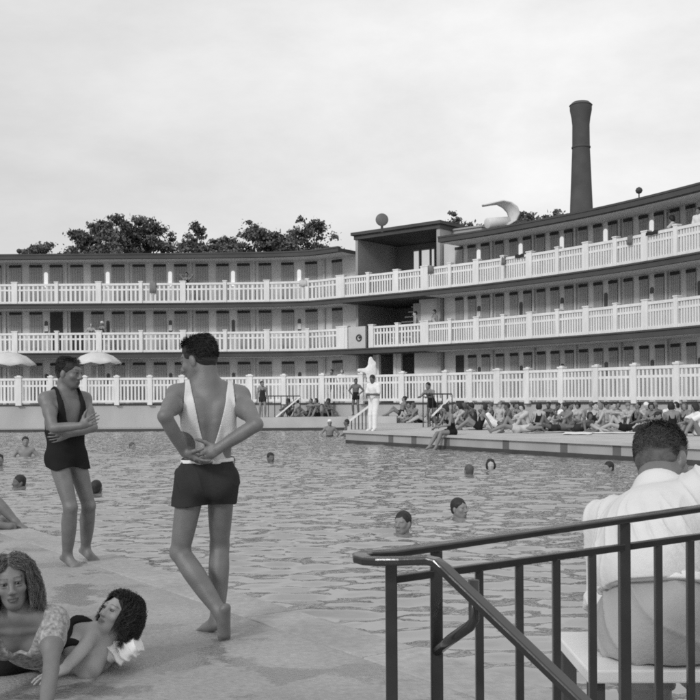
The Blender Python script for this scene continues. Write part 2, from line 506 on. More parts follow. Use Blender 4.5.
def door_mesh(w, h, m, open_=False):
    mb = MB(); mb.box((0, 0, h / 2), (w, .05, h))
    if not open_:
        for k in range(5): mb.box((-w/2 + w*(k+.5)/5, -.03, h/2 - .05), (w/5 - .018, .02, h - .25))
    me = mb.mesh('door'); me.materials.append(m); return me
def vent_mesh(w):
    mb = MB()
    mb.box((0, 0, 0), (w, .03, .13))
    me = mb.mesh('vent'); me.materials.append(M_vent); return me
def slot_mesh(w, h, d):
    mb = MB(); n = 8
    prof = [(w/2*math.cos(a), h/2 - w/2 + w/2*math.sin(a)) for a in [math.pi*k/n for k in range(n+1)]] + [(w/2*math.cos(a), -h/2 + w/2 + w/2*math.sin(a)) for a in [math.pi + math.pi*k/n for k in range(n+1)]]
    k = len(prof)
    for y in (-d, 0):
        for x, z in prof: mb.v.append(Vector((x, y, z)))
    mb.f += [tuple(range(k)), tuple(reversed(range(k, 2*k)))] + [(i, (i+1) % k, k+(i+1) % k, k+i) for i in range(k)]
    return mb.mesh('window')
def mm(me, m): me.materials.append(m); return me

def wing(root, s0, s1, pitch, first, dw, slot_first, opens=(), dz=0.0, dh=2.22):
    base = Vector(root.location); r0_ = s0 + (1.0 if dz else 0)
    mb = MB()
    for (f, c) in FLOORS: BP.ribbon(mb, s0, s1, -1.55, -1.4, f, c)
    BP.ribbon(mb, s0, s1, -4.2, -4.0, .8, 9.0)
    for q in (s0, s1): BP.block(mb, q + (.06 if q == s0 else -.06), .12, -4.0, -1.55, 1.15, 8.87)
    mb.build('wall', M_cab, root)
    mb = MB()
    for k, (f, c) in enumerate(FLOORS[1:]):
        BP.ribbon(mb, s0, s1, -1.8 + .0, .12, FLOORS[k][1], f)
        BP.ribbon(mb, s0, s1, .123, .17, f - .06, f + .005)
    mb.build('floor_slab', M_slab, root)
    mb = MB()
    for k, (f, c) in enumerate(FLOORS[1:]): BP.ribbon(mb, s0, s1, -1.39, -.07, f + .001, f + .02)
    mb.build('gallery_floor', M_deck2, root)  # pale floor layer added to bounce light onto the cabin walls
    mb = MB()
    for k, (f, c) in enumerate(FLOORS): BP.ribbon(mb, max(s0, r0_ if k == 2 else s0), s1, -1.39, .0, c - .012 + (dz if k == 2 else 0), c - .003 + (dz if k == 2 else 0))
    mb.build('soffit', M_soffit, root)
    mb = MB(); r0 = s0 + (1.0 if dz else 0); BP.ribbon(mb, r0, s1, -4.4, .25, 8.87 + dz, 9.06 + dz); BP.ribbon(mb, r0, s1, .02, .28, 9.062 + dz, 9.14 + dz)
    mb.build('roof', M_roof, root)
    vm = vent_mesh(dw); dms = {h: (door_mesh(dw, h, M_door), door_mesh(dw, h, M_dopen, True)) for h in {dh, 2.26}}
    sb, sdk, rim = mm(slot_mesh(.20, .82, .03), M_skyglow), mm(slot_mesh(.17, .72, .03), M_dglass), None
    rm = MB(); rm.tube([( .15*math.cos(a), -.03, -.26 + .15*math.sin(a)) for a in [math.pi + math.pi*k/8 for k in range(9)]], .025, 6)
    rimm = mm(rm.mesh('rim', True), M_white)
    plate = MB(); plate.box((0, -.03, -.05), (.20, .03, .30)); platem = mm(plate.mesh('plate'), M_plate)
    fine = MB(); n = 0; q = s0 + first; g = random.Random(int(s0 * 10))
    while q < s1 - dw * .6:
        for fl, (f, c) in enumerate(FLOORS):
            p = BP.off(q, -1.37, f + .03); rz = BP.rot(q)
            h_ = dh if fl == 2 else 2.26
            o = link('door', dms[h_][1 if (n, fl) in opens else 0], None, root, p - base, rz)
            if (n, fl) not in opens:
                link('vent', vm, None, o, (0, -.035, h_ - .07))
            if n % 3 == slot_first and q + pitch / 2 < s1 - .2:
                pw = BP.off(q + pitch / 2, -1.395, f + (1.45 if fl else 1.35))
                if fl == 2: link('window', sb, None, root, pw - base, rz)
                else:
                    w = link('window', sdk, None, root, pw - base, rz)
                    if fl == 1:
                        link('rim', rimm, None, w)
                        if (n // 3) % 2 == 0: link('plate', platem, None, w)
        if n % 3 == (slot_first + 1) % 3:
            for k, (f, c) in enumerate(FLOORS):
                pil = MB(); BP.block(pil, q + pitch / 2, .10, -1.398, -1.28, f + .005, c - .005 + (dz if k == 2 else 0)); pil.build('pilaster', M_pil, root)
        n += 1; q += pitch

def balustrade(root, s0, s1, k, bay, nb, wide=2):
    """posts, rails and balusters of one gallery"""
    f = FLOORS[k][0]; top = RAILT[k]; h = top - f
    mb = MB()
    BP.ribbon(mb, s0, s1, -.06, .08, top - .13, top - .02)
    BP.ribbon(mb, s0, s1, -.02, .05, top - .40, top - .31)
    BP.ribbon(mb, s0, s1, -.06, .08, f + .006, f + .13)
    nbay = max(1, round((s1 - s0) / bay)); bl = (s1 - s0) / nbay
    for i in range(nbay):
        for j in range(nb):
            q = s0 + bl * i + .16 + (bl - .32) * (j + .5) / nb
            BP.block(mb, q, min(.10, .42 * bl / nb), -.012, .045, f + .10, top - .10)
    o = mb.build('balustrade', M_white, root)
    for i in range(nbay + 1):
        q = s0 + bl * i; q = min(max(q, s0 + .1), s1 - .1)
        w = .30 if i % 2 == 0 else .19
        pm = MB(); BP.block(pm, q, w, -.10, .12, f + .01, top + .04); BP.block(pm, q, w + .05, -.12, .14, top + .042, top + .09)
        pm.build('post', M_white, o)

def pxo(path, px, d):
    lo, hi = 0.0, path.L
    f = lambda q: (lambda v: v.x / v.y)(path.off(q, d, 0)) - (px - 350) / FOC
    for _ in range(50):
        m = (lo + hi) / 2
        if f(m) > 0: hi = m
        else: lo = m
    return (lo + hi) / 2

left = empty('bathing_cabins', (-12, 53, 0), 'long flat wing of bathing cabins in three galleries, left of the taller stage block', 'building', 'galleries of bathing cabins')
PL = 1.128
q0 = pxo(BP, 16.1, -1.37); nb_ = int((q0 - 1.0) / PL); first = q0 - nb_ * PL
k_open = nb_ + 2
wing(left, 0.0, SL, PL, first, .68, (nb_ + 1) % 3, {(k_open, 1), (k_open + 1, 1)})
for k in (1, 2): balustrade(left, 0.0, SL + (0 if k == 2 else -.0), k, 2.25, 8)

right = empty('bathing_cabins', (9, 40, 0), 'curving wing of bathing cabins in three galleries, running from the stage block towards the viewer', 'building', 'galleries of bathing cabins')
qa, qb = pxo(BP, 460, -1.37), pxo(BP, 676, -1.37)
PR = (qb - qa) / 15
fr_ = qa - SR; nn = int((fr_ - .35) / PR); 
wing(right, SR, BP.L, PR, fr_ - nn * PR, PR * .60, (nn + 4) % 3, {(0, 0)}, -.20, 2.08)
for k in (1, 2): balustrade(right, SR, BP.L, k, 1.55, 9)

# ---- stage block between the wings
blk = empty('stage_block', (1, 50, 0), 'taller block with an open dark stage on its top floor and an outdoor stair below', 'building')
A = BP.off(SL + .05, -1.3, 0); B = BP.off(SR - .05, -1.3, 0)
tx = (B - A).normalized(); ty = Vector((-tx.y, tx.x, 0))        # ty points away from the pool
wB = (B - A).length
AX = (tx, ty, Vector((0, 0, 1)))
def bb(mb, u0, u1, v0, v1, z0, z1):
    mb.box(A + tx * (u0+u1)/2 + ty * (v0+v1)/2 + Vector((0, 0, (z0+z1)/2)), (u1-u0, v1-v0, z1-z0), AX)
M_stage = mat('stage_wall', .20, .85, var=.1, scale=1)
M_render = mat('pale_render', .36, .8, var=.08, scale=.8)
mb = MB()
bb(mb, 0, .16, -.15, 4.6, 1.15, 9.62); bb(mb, wB-.20, wB, -.15, 4.6, 1.15, 9.62)
mb.build('side_wall', M_render, blk)
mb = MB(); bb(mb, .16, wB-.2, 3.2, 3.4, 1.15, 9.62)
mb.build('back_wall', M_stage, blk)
mb = MB(); bb(mb, -.16, wB+.16, -.35, 4.8, 9.83, 9.98); bb(mb, -.05, wB+.05, -.22, 4.7, 9.62, 9.829)
mb.build('roof', M_roof, blk)
mb = MB(); bb(mb, wB+.01, wB+1.7, .9, 4.4, 8.87, 9.62); bb(mb, wB+.01, wB+1.78, .82, 4.45, 9.622, 9.70)
mb.build('parapet', M_render, blk)
mb = MB(); bb(mb, .165, wB-.205, -.2, 3.19, 6.27, 6.50); bb(mb, .165, wB-.205, .2, 3.19, 3.65, 3.90)
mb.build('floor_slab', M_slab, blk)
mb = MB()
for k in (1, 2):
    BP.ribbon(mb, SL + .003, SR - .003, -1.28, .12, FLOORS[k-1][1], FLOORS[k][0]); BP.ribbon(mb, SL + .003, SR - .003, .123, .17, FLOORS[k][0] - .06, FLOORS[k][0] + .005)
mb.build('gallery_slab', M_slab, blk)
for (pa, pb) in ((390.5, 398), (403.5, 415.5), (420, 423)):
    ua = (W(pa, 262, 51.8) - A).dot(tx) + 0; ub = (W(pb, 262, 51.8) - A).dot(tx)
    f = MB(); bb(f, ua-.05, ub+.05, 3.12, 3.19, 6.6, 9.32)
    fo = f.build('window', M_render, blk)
    f = MB(); bb(f, ua, ub, 3.09, 3.115, 8.0, 9.24); bb(f, ua, ub, 3.09, 3.115, 6.7, 7.9); f.build('pane', mat('sky_glow_pane', .6, .2, emit=.5), fo)  # panes given a glow in place of daylight behind the windows
# stairs on the middle floor, going up to the stage
mb = MB(); us = (W(397, 312, 50.5) - A).dot(tx)
for i in range(9): bb(mb, us - .62, us + .62, .02 + .28*i, .02 + .28*(i+1), 3.92 + .28*i, 3.92 + .28*i + .07)
bb(mb, us - .70, us - .63, .3, 2.9, 3.9, 4.1)
mb.build('staircase', mat('stair_tread', .75, .7), blk)
mb = MB()
for (pa, pb, z0, z1, v, m) in ((384, 391, 1.15, 3.6, .02, 0),):
    pass
for px, w in ((353.5, .16), (382, .16)):
    u = (W(px, 370, 49.5) - A).dot(tx); c = MB(); bb(c, u - w/2, u + w/2, -.05, .12, 1.15, 3.648); c.build('column', M_white, blk)
mb = MB(); u0 = (W(383.5, 370, 49.5) - A).dot(tx); u1 = (W(392, 370, 49.5) - A).dot(tx); bb(mb, u0, u1, .0, .12, 1.15, 3.648)
u0 = (W(409, 370, 49.2) - A).dot(tx); bb(mb, u0, wB - .21, .0, .12, 1.15, 3.648)
u0 = (W(344.5, 370, 49.5) - A).dot(tx); u1 = (W(352, 370, 49.5) - A).dot(tx); bb(mb, u0, u1, .0, .12, 1.15, 3.648)
u0 = (W(417, 370, 49.2) - A).dot(tx); bb(mb, u0, wB - .21, .02, .14, 3.92, 6.268)
mb.build('partition', M_cab, blk)
mb = MB(); u = (W(413, 312, 49.2) - A).dot(tx); bb(mb, u - .22, u + .22, .0, .05, 3.93, 6.1); mb.build('door', M_door, blk)
# block galleries
s1, s2 = BP.px(349.5), BP.px(366.5); s3 = BP.px(371)
balustrade(blk, SL + .003, SR - .003, 2, 2.0, 9)
balustrade(blk, SL + .003, s1 - .02, 1, .7, 2)
balustrade(blk, s3, SR - .003, 1, 1.6, 7)
mb = MB(); BP.ribbon(mb, s1, s2, -.05, .07, 3.93, 5.02); pn = mb.build('balcony_panel', mat('panel', .50, .7, var=.05), blk)
mb = MB(); c = BP.off((s1+s2)/2 + .15, .09, 4.45); tq = BP.at((s1+s2)/2)[1]; t3 = Vector((tq.x, tq.y, 0))
mb.tube([c + t3 * .15*math.cos(a) + Vector((0, 0, .15*math.sin(a))) for a in [2*math.pi*i/16 for i in range(17)]], .035, 8)
mb.tube([c + t3*.03 + Vector((0,0,.02)), c + t3*.03 + Vector((0,-.03,.02))], .06, 8)
mb.build('emblem', mat('emblem_dark', .06, .6), pn, smooth=True)

# loudspeaker on the block roof
ls = empty('loudspeaker', W(382, 225.5, 48.3), 'round dark loudspeaker disc on the roof edge of the stage block', 'loudspeaker')
c = Vector(ls.location)
mb = MB(); prof = [(.02, -.10), (.22, -.08), (.29, -.02), (.31, .0), (.29, .02), (.12, .04), (.02, .05)]
for r, y in prof:
    for k in range(20): mb.v.append(c + Vector((r*math.cos(2*math.pi*k/20), -y, .28 + r*math.sin(2*math.pi*k/20))))
for i in range(len(prof)-1):
    for k in range(20): mb.f.append((i*20+k, (i+1)*20+k, (i+1)*20+(k+1) % 20, i*20+(k+1) % 20))
mb.build('horn', mat('speaker_grey', .13, .5, var=.1), ls, smooth=True)
mb = MB(); mb.box(c + Vector((0, .1, -.12)), (.12, .2, .4)); mb.build('bracket', M_dark, ls)

# ------------------------------------------------------------------ terrace and its white fence
mb = MB(); FP.ribbon(mb, 0, FP.L, -8, -.12, -.5, ZT - .01); tag(mb.build('terrace_wall', M_wall), 'pale rendered retaining wall below the white fence, round the end of the pool', 'wall')
mb = MB(); FP.ribbon(mb, 0, FP.L, -.16, -.06, ZT - .008, ZT + .06); cop = mb.build('coping', mat('painted_gap_shade', .06, .8), bpy.data.objects['terrace_wall'])  # near-black colour paints the shade gap under the fence's bottom rail
fen = empty('terrace_fence', FP.off(FP.L * .5, 0, ZT), 'white baluster fence with capped posts along the terrace above the pool', 'fence')
posts = [FP.px(p) for p in (19, 51, 85, 117, 150, 182, 215, 250, 284, 323, 362, 403, 446, 471, 498, 528, 562, 597, 635, 678)]
d0 = posts[1] - posts[0]
pre = []; q = posts[0] - d0
while q > .3: pre.append(q); q -= d0
post2 = []; q = posts[-1] + 1.7
while q < FP.L: post2.append(q); q += 1.7
posts = pre[::-1] + posts + post2
FT = 2.52
for i, q in enumerate(posts):
    wide = i % 4 == 0
    w = .30 if i == 10 or i % 7 == 0 else .235
    pm = MB(); FP.block(pm, q, w, -.10, .10, ZT + .0, FT + .03); FP.block(pm, q, w + .06, -.13, .13, FT + .032, FT + .10); FP.block(pm, q, w*.6, -.06, .06, FT + .102, FT + .14)
    pm.build('post', M_white, fen)
    if i + 1 < len(posts):
        a, b = q + .1, posts[i+1] - .1
        pm = MB(); FP.ribbon(pm, a, b, -.06, .06, FT - .11, FT); FP.ribbon(pm, a, b, -.03, .03, FT - .43, FT - .33); FP.ribbon(pm, a, b, -.06, .06, ZT + .13, ZT + .25)
        n = max(6, round((b - a) / .185))
        for j in range(n): FP.block(pm, a + (b - a)*(j + .5)/n, .085, -.028, .028, ZT + .2, FT - .05)
        pm.build('panel', M_white, fen)

# ------------------------------------------------------------------ chimney
cb = W(582.5, 400, 92); H = 28.6
ch = empty('chimney', (cb.x, 92, 0), 'tall dark round factory chimney rising behind the right-hand cabins', 'chimney')
mb = MB(); mb.lathe([(1.55, 0), (1.02, 19), (.80, H - 4.2), (.78, H - 2.1), (.86, H - 1.4), (.99, H - .75), (1.0, H - .35)], (cb.x, 92, 0), 32, caps=False)
m = mat('chimney_brick', .085, .9, var=.18, scale=.8)
nt = m.node_tree; br = nt.nodes.new('ShaderNodeTexBrick'); br.inputs['Scale'].default_value = 6
mb.build('shaft', m, ch, smooth=True)
mb = MB(); mb.lathe([(1.0, H - .349), (1.06, H - .3), (.80, H - .05), (.74, H), (.5, H), (.5, H - 1)], (cb.x, 92, 0), 32)
mb.build('cap', m, ch)
mb = MB(); mb.lathe([(.80, H - 4.25), (.86, H - 4.22), (.86, H - 4.1), (.80, H - 4.05)], (cb.x, 92, 0), 32)
mb.build('band', m, ch)

# ------------------------------------------------------------------ trees
M_leaf = mat('leaves', .14, .7, var=.4, scale=.9, spec=.2)
M_bark = mat('bark', .06, .9, var=.2)
def tree(px, ytop, hw, Y, label, seed, base_y=262, ragged=1.0):
    g = np.random.default_rng(seed); top = W(px, ytop, Y); h = top.z; rad = hw / FOC * Y
    t = empty('tree', (top.x, Y, 0), label, 'tree', 'trees behind the cabins')
    c = Vector((top.x, Y, 0)); mb = MB(); zb = h - 3.0 * rad
    mb.tube([c, c + Vector((.1, 0, zb * .6)), c + Vector((0, .1, zb)), c + Vector((.15, 0, h - .9 * rad))], [.38, .30, .24, .10], 8)
    cl = []
    rad *= 1.2; zb = h - 2.6 * rad
    big = []
    for i in range(16):
        a = g.uniform(0, 6.28); zz = h - 2.5 * rad * g.uniform(.10, 1)
        f = (h - zz) / (1.3 * rad)
        lim = rad * (math.sqrt(max(0, 1 - (1 - min(f, 1)) ** 2)) * .9 + .1)
        rr = lim * math.sqrt(g.uniform(.2, 1)); big.append((Vector((rr * math.cos(a), rr * math.sin(a), zz - .3)), g.uniform(.30, .5) * min(rad, 2.4)))
    big.append((Vector((g.uniform(-.3, .3), 0, h - .5)), .4))
    for p, r in big:
        for k in range(11):
            d = g.normal(size=3); d /= np.linalg.norm(d); d *= r * g.uniform(.2, 1.6)
            cl.append((p + Vector((d[0] * 1.2, d[1] * 1.2, d[2] * .85)), g.uniform(.16, .40) * (.6 + .4 * r)))
    for p, r in big:
        s = c + Vector((0, 0, zb * g.uniform(.8, 1.2))); e = c + p
        mb.tube([s, (s + e) / 2 + Vector((0, 0, .3)), e], [.10, .06, .025], 5)
    mb.build('trunk', M_bark, t, smooth=True)
    V, Q = [], []
    for p, r in cl:
        n = int(26 + 300 * r)
        d = g.normal(size=(n, 3)); d /= np.linalg.norm(d, axis=1)[:, None]; d *= np.abs(g.normal(0, .75, size=(n, 1))) * r * np.array([1.35, 1.35, .8])
        ctr = np.array(p) + d
        for q in ctr:
            ax = g.normal(size=(2, 3)); u = ax[0] / np.linalg.norm(ax[0]); w = np.cross(u, ax[1]); w /= np.linalg.norm(w); s = g.uniform(.06, .17); s2 = s * g.uniform(.5, .9)
            k = len(V); V += [q - u*s, q + w*s2*.8, q + u*s, q - w*s2*.8]; Q.append((k, k+1, k+2, k+3))
    me = np_mesh('crown', np.array(V), np.array(Q)); me.polygons.foreach_set('use_smooth', np.zeros(len(Q), bool))
    link('crown', me, M_leaf, t)
T = [(44, 241, 15, 80, 'low dark bush-like tree at the left end of the row, barely above the roof'),
     (84, 229, 22, 78, 'mid-height tree between the low bushy tree and the tallest crowns'),
     (115, 213.5, 24, 77, 'tallest broad tree of the left clump behind the cabin roof'),
     (148, 219, 19, 79, 'tree with a rounded crown at the right edge of the big left clump'),
     (194, 223, 20, 78, 'tree with a pointed tuft, standing past the gap beside the big clump'),
     (222, 236, 12, 82, 'small low tree filling the dip between two taller crowns'),
     (252, 225, 25, 77, 'broad spreading tree with sky gaps, midway behind the roof'),
     (313, 221, 25, 76, 'loose spreading tree just left of the stage block'),
     (284, 238, 12, 80, 'thin low tree between the spreading tree and the stage block tree'),
     (462, 220, 20, 62, 'dark tree seen right of the stage block roof'),
     (492, 222, 14, 63, 'dark tree behind the white rooftop cowl'),
     (522, 210, 17, 64, 'feathery tree just right of the white rooftop cowl'),
     (556, 210, 15, 66, 'low tree top beside the foot of the tall chimney')]
for i, a in enumerate(T): tree(a[0], a[1], a[2], a[3], a[4], 40 + i)
# ------------------------------------------------------------------ people
def v3(*a): return np.array(a, float)
def unit(a): a = np.asarray(a, float); return a / max(np.linalg.norm(a), 1e-9)
def ik(a, b, l1, l2, pole):
    a, b = np.asarray(a, float), np.asarray(b, float); d = b - a; L = np.linalg.norm(d); t = unit(d)
    L2 = min(L, (l1 + l2) * .998); x = (l1*l1 - l2*l2 + L2*L2) / (2*L2); h = math.sqrt(max(l1*l1 - x*x, 0))
    p = np.asarray(pole, float); p = unit(p - t * (p @ t))
    return a + t * x + p * h, a + t * L2

def skeleton(pelvis, up=(0, 0, 1), up2=None, fwd=(0, -1, 0), feet=None, hands=None, head_up=None, look=None, female=False, s=1.0,
             kneepole=None, elbowpole=None, toes=None, sh_yaw=0.0):
    """joint positions; local frame: the person faces -Y, its right hand is at -X"""
    J = {}; P = v3(*pelvis); U = unit(up); U2 = unit(up2 if up2 is not None else up); f0 = unit(fwd)
    F = unit(f0 - U * (f0 @ U)); Rt = np.cross(F, U)
    F2 = f0 * math.cos(sh_yaw) + np.cross(v3(0, 0, 1), f0) * math.sin(sh_yaw); F2 = unit(F2 - U2 * (F2 @ U2)); R2 = np.cross(F2, U2)
    J.update(P=P, U=U, F=F, R=Rt, U2=U2, F2=F2, R2=R2, s=s, fem=female)
    A = P + U * .19 * s; N = A + U2 * .31 * s; J['A'] = A; J['N'] = N
    sw = (.150 if female else .178) * s; hw = (.092 if female else .080) * s
    HU = unit(head_up) if head_up is not None else U2
    J['HU'] = HU
    lk = unit(look) if look is not None else F2
    HF = unit(lk - HU * (lk @ HU)); J['HF'] = HF; J['HR'] = np.cross(HF, HU)
    J['H'] = N + HU * .165 * s + HF * .022 * s
    for sd, sg in (('R', 1), ('L', -1)):
        J['s' + sd] = A + U2 * .252 * s + R2 * sg * sw; J['h' + sd] = P - U * .03 * s + Rt * sg * hw
    l = (.425 * s, .415 * s); ar = (.285 * s, .25 * s)
    for i, sd in enumerate('RL'):
        sg = 1 if sd == 'R' else -1
        if feet is not None:
            kp = kneepole[i] if kneepole is not None else F * .8 + U * .6 + Rt * sg * .15
            J['k' + sd], J['a' + sd] = ik(J['h' + sd], feet[i], l[0], l[1], kp)
            tdir = unit(toes[i]) if toes is not None else unit(F * 1.0 - v3(0, 0, .25) + Rt * sg * .2)
            J['t' + sd] = J['a' + sd] + tdir * .17 * s
        if hands is not None:
            ep = elbowpole[i] if elbowpole is not None else -F2 * .6 - U2 * .5 + R2 * sg * .6
            J['e' + sd], J['w' + sd] = ik(J['s' + sd], hands[i], ar[0], ar[1], ep)
    return J

def torso_sdf(J):
    q = SDF(); s = J['s']; P, A, U, F, Rt, U2, F2, R2, N = (J[k] for k in ('P', 'A', 'U', 'F', 'R', 'U2', 'F2', 'R2', 'N'))
    fr, fr2 = (Rt, F, U), (R2, F2, U2); fem = J['fem']
    q.ell(P - U * .005 * s, v3(.166 if fem else .137, .106, .12) * s, fr, .05)
    q.ell(P + U * .14 * s, v3(.122 if fem else .135, .092, .15) * s, fr, .06)
    q.ell(A + U2 * .12 * s, v3(.135 if fem else .152, .10 if fem else .112, .17) * s, fr2, .06)
    q.cap(J['sR'] * .8 + J['sL'] * .2 - U2 * .03 * s, J['sL'] * .8 + J['sR'] * .2 - U2 * .03 * s, .072 * s, .072 * s, .05)
    for sg, sd in ((1, 'R'), (-1, 'L')):
        q.ell(P - F * (.058 if fem else .050) * s - U * .055 * s + Rt * sg * .060 * s, v3(.078, .076 if fem else .070, .09) * s, fr, .03)
        q.ell(A + U2 * .175 * s + F2 * (.075 if fem else .066) * s + R2 * sg * .075 * s, v3(.062, .05 if fem else .034, .058) * s if fem else v3(.078, .036, .058) * s, fr2, .025 if fem else .03)
        q.cap(N + U2 * .015 * s + R2 * sg * .02 * s, J['s' + sd] + U2 * .012 * s, .042 * s, .046 * s, .035)
        q.cap(J['s' + sd], J['s' + sd] * .8 + A * .2, .056 * s, .05 * s, .04)
    return q
def torso_full(J, stub=.25):
    q = torso_sdf(J); s = J['s']
    for sd, sg in (('R', 1), ('L', -1)):
        q.ell(J['A'] + J['U2'] * .16 * s - J['F2'] * .088 * s + J['R2'] * sg * .075 * s, v3(.05, .026, .075) * s, (J['R2'], J['F2'], J['U2']), .03)
        q.cap(J['N'] - J['U2'] * .03 * s + J['F2'] * .055 * s + J['R2'] * sg * .02 * s, J['s' + sd] + J['F2'] * .035 * s + J['U2'] * .012 * s, .012 * s, .012 * s, .02)
        q.ell(J['A'] + J['U2'] * .09 * s - J['F2'] * .045 * s + J['R2'] * sg * .118 * s, v3(.036, .05, .12) * s, (J['R2'], J['F2'], J['U2']), .03)
        q.cap(J['P'] + J['U'] * .04 * s - J['F'] * .075 * s + J['R'] * sg * .032 * s, J['A'] + J['U2'] * .10 * s - J['F2'] * .085 * s + J['R2'] * sg * .034 * s, .026 * s, .022 * s, .025)
        if stub and 'e' + sd in J: q.cap(J['s' + sd], J['s' + sd] * (1 - stub) + J['e' + sd] * stub, .052 * s, .050 * s, .03)
    c = J['H'] - J['HF'] * .03 * s - J['HU'] * .045 * s
    q.cap(J['N'] - J['U2'] * .05 * s, c, .062 * s, .057 * s, .035)
    q.cap(J['A'] - J['U2'] * .12 * s - J['F2'] * .125 * s, J['A'] + J['U2'] * .2 * s - J['F2'] * .135 * s, .016 * s, .014 * s, .04, sub=True)
    return q
def limb_sdf(J, parts='al', fem=None, hand=True):
    q = SDF(); s = J['s']; m = .88 if J['fem'] else 1.0
    for sd in 'RL':
        if 'a' in parts and 'w' + sd in J:
            q.cap(J['s' + sd], J['e' + sd], .048 * s * m, .037 * s * m, .03, bulge=.005)
            q.cap(J['e' + sd], J['w' + sd], .038 * s * m, .0255 * s * m, .015, bulge=.006)
        if 'l' in parts and 'a' + sd in J:
            q.cap(J['h' + sd], J['k' + sd], (.086 if J['fem'] else .080) * s, .053 * s, .03, bulge=.004)
            q.cap(J['k' + sd], J['a' + sd], .055 * s, .036 * s, .02, bulge=.012)
            d = unit(J['t' + sd] - J['a' + sd]); shin = unit(J['k' + sd] - J['a' + sd])
            back = unit(shin - d * (shin @ d))
            heel = J['a' + sd] - d * .045 * s - back * .042 * s; ball = J['a' + sd] + d * .115 * s - back * .048 * s
            side = np.cross(d, back)
            q.cap(heel, ball, .034 * s, .036 * s, .025, flat=(back, .75))
            q.cap(J['a' + sd], ball, .034 * s, .024 * s, .03)
            for k in range(5):
                o = side * (k - 2) * .016 * s
                q.cap(ball + o, ball + o + d * (.062 - .004 * abs(k - 1)) * s - back * .010 * s, .013 * s, .009 * s, .008)
    return q
def simple_hands(J, q):
    s = J['s']
    for sd in 'RL':
        if 'w' + sd in J:
            d = unit(J['w' + sd] - J['e' + sd]) if 'hd' + sd not in J else J['hd' + sd]
            n = unit(np.cross(d, v3(.3, .2, .9)))
            q.cap(J['w' + sd], J['w' + sd] + d * .085 * s, .030 * s, .036 * s, .015, flat=(n, .5))
            w = np.cross(d, n)
            for k in range(4): q.cap(J['w' + sd] + d * .085 * s + w * (k - 1.5) * .017 * s, J['w' + sd] + d * (.165 - .008 * abs(k - 1.4)) * s + w * (k - 1.5) * .021 * s + n * .012, .009 * s, .007 * s, .005)
            q.cap(J['w' + sd] + d * .03 * s, J['w' + sd] + d * .085 * s + w * .055 * s, .013 * s, .010 * s, .01)
def head_sdf(J, q=None, detail=True):
    q = q or SDF(); s = J['s'] * (.95 if J['fem'] else 1.0); c, U, F, Rt = J['H'], J['HU'], J['HF'], J['HR']; fr = (Rt, F, U)
    g = lambda r, f, u: c + Rt * r * s + F * f * s + U * u * s
    q.cap(J['N'] - J['U2'] * .05 * s, g(0, -.03, -.045), (.052 if J['fem'] else .062) * s, (.048 if J['fem'] else .057) * s, .035)
    q.ell(g(0, -.012, .032), v3(.076, .096, .088) * s, fr, .03)
    fm = J['fem']
    q.ell(g(0, .028, -.035), v3(.056 if fm else .061, .066, .084) * s, fr, .03)
    q.ell(g(0, .054, -.094), v3(.024 if fm else .034, .028, .023) * s, fr, .03)
    for sg in (1, -1):
        q.cap(g(sg*(.046 if fm else .052), -.005, -.052), g(sg*.016, .055, -.096), (.018 if fm else .022) * s, (.015 if fm else .02) * s, .025)
        q.ell(g(sg*.080, -.012, -.012), v3(.011, .021, .034) * s, fr, .010)
    if detail:
        q.cap(g(-.034, .078, .026), g(.034, .078, .026), .014 * s, .014 * s, .02)
        for sg in (1, -1):
            q.ell(g(sg*.042, .062, -.024), v3(.022, .020, .020) * s, fr, .02)
            q.ell(g(sg*.032, .104, .006), v3(.019, .022, .012) * s, fr, .014, sub=True)
            q.ell(g(sg*.032, .0835, .0155), v3(.0175, .0125, .0062) * s, fr, .004); q.ell(g(sg*.032, .0815, -.0055), v3(.0165, .011, .0052) * s, fr, .004)
            q.ell(g(sg*.013, .103, -.036), v3(.009 if fm else .011, .012, .008 if fm else .010) * s, fr, .010)
        q.cap(g(0, .086, .014), g(0, .108 if fm else .117, -.028), (.0075 if fm else .009) * s, (.0105 if fm else .013) * s, .014)
        q.ell(g(0, .091, -.062), v3(.023, .014, .008) * s, fr, .008); q.ell(g(0, .090, -.073), v3(.021, .014, .009) * s, fr, .008)
        q.cap(g(-.020, .104, -.0675), g(.020, .104, -.0675), .0045 * s, .0045 * s, .006, sub=True)
    return q
def hair_sdf(J, style='short'):
    s = J['s'] * (.95 if J['fem'] else 1.0); c, U, F, Rt = J['H'], J['HU'], J['HF'], J['HR']; fr = (Rt, F, U)
    g = lambda r, f, u: c + Rt * r * s + F * f * s + U * u * s
    q = SDF()
    q.ell(g(0, -.020, .042), v3(.085, .101, .092) * s, fr, .02)
    if style == 'bob':
        q.ell(g(0, -.055, -.02), v3(.092, .070, .10) * s, fr, .03)
        for sg in (1, -1): q.ell(g(sg*.078, -.01, -.02), v3(.028, .05, .075) * s, fr, .02)
    if style == 'bushy':
        q.ell(g(0, -.03, .04), v3(.115, .115, .11) * s, fr, .03); q.ell(g(0, -.06, -.03), v3(.11, .08, .1) * s, fr, .03)
    if style == 'short': q.ell(g(0, -.052, -.012), v3(.074, .062, .07) * s, fr, .02)
    # leave the face free
    q.ell(g(0, .085, -.045), v3(.070 if style != 'short' else .1, .075, .095) * s, fr, .015, sub=True)
    if style == 'short': q.ell(g(0, .03, -.10), v3(.12, .075, .11) * s, fr, .012, sub=True)
    return q
def cap_sdf(J):
    s = J['s']; c, U, F, Rt = J['H'], J['HU'], J['HF'], J['HR']; fr = (Rt, F, U); q = SDF()
    q.ell(c + U * .045 * s - F * .012 * s, v3(.087, .106, .088) * s, fr, .02)
    q.ell(c + F * .06 * s - U * .07 * s, v3(.12, .12, .10) * s, fr, .01, sub=True)
    return q

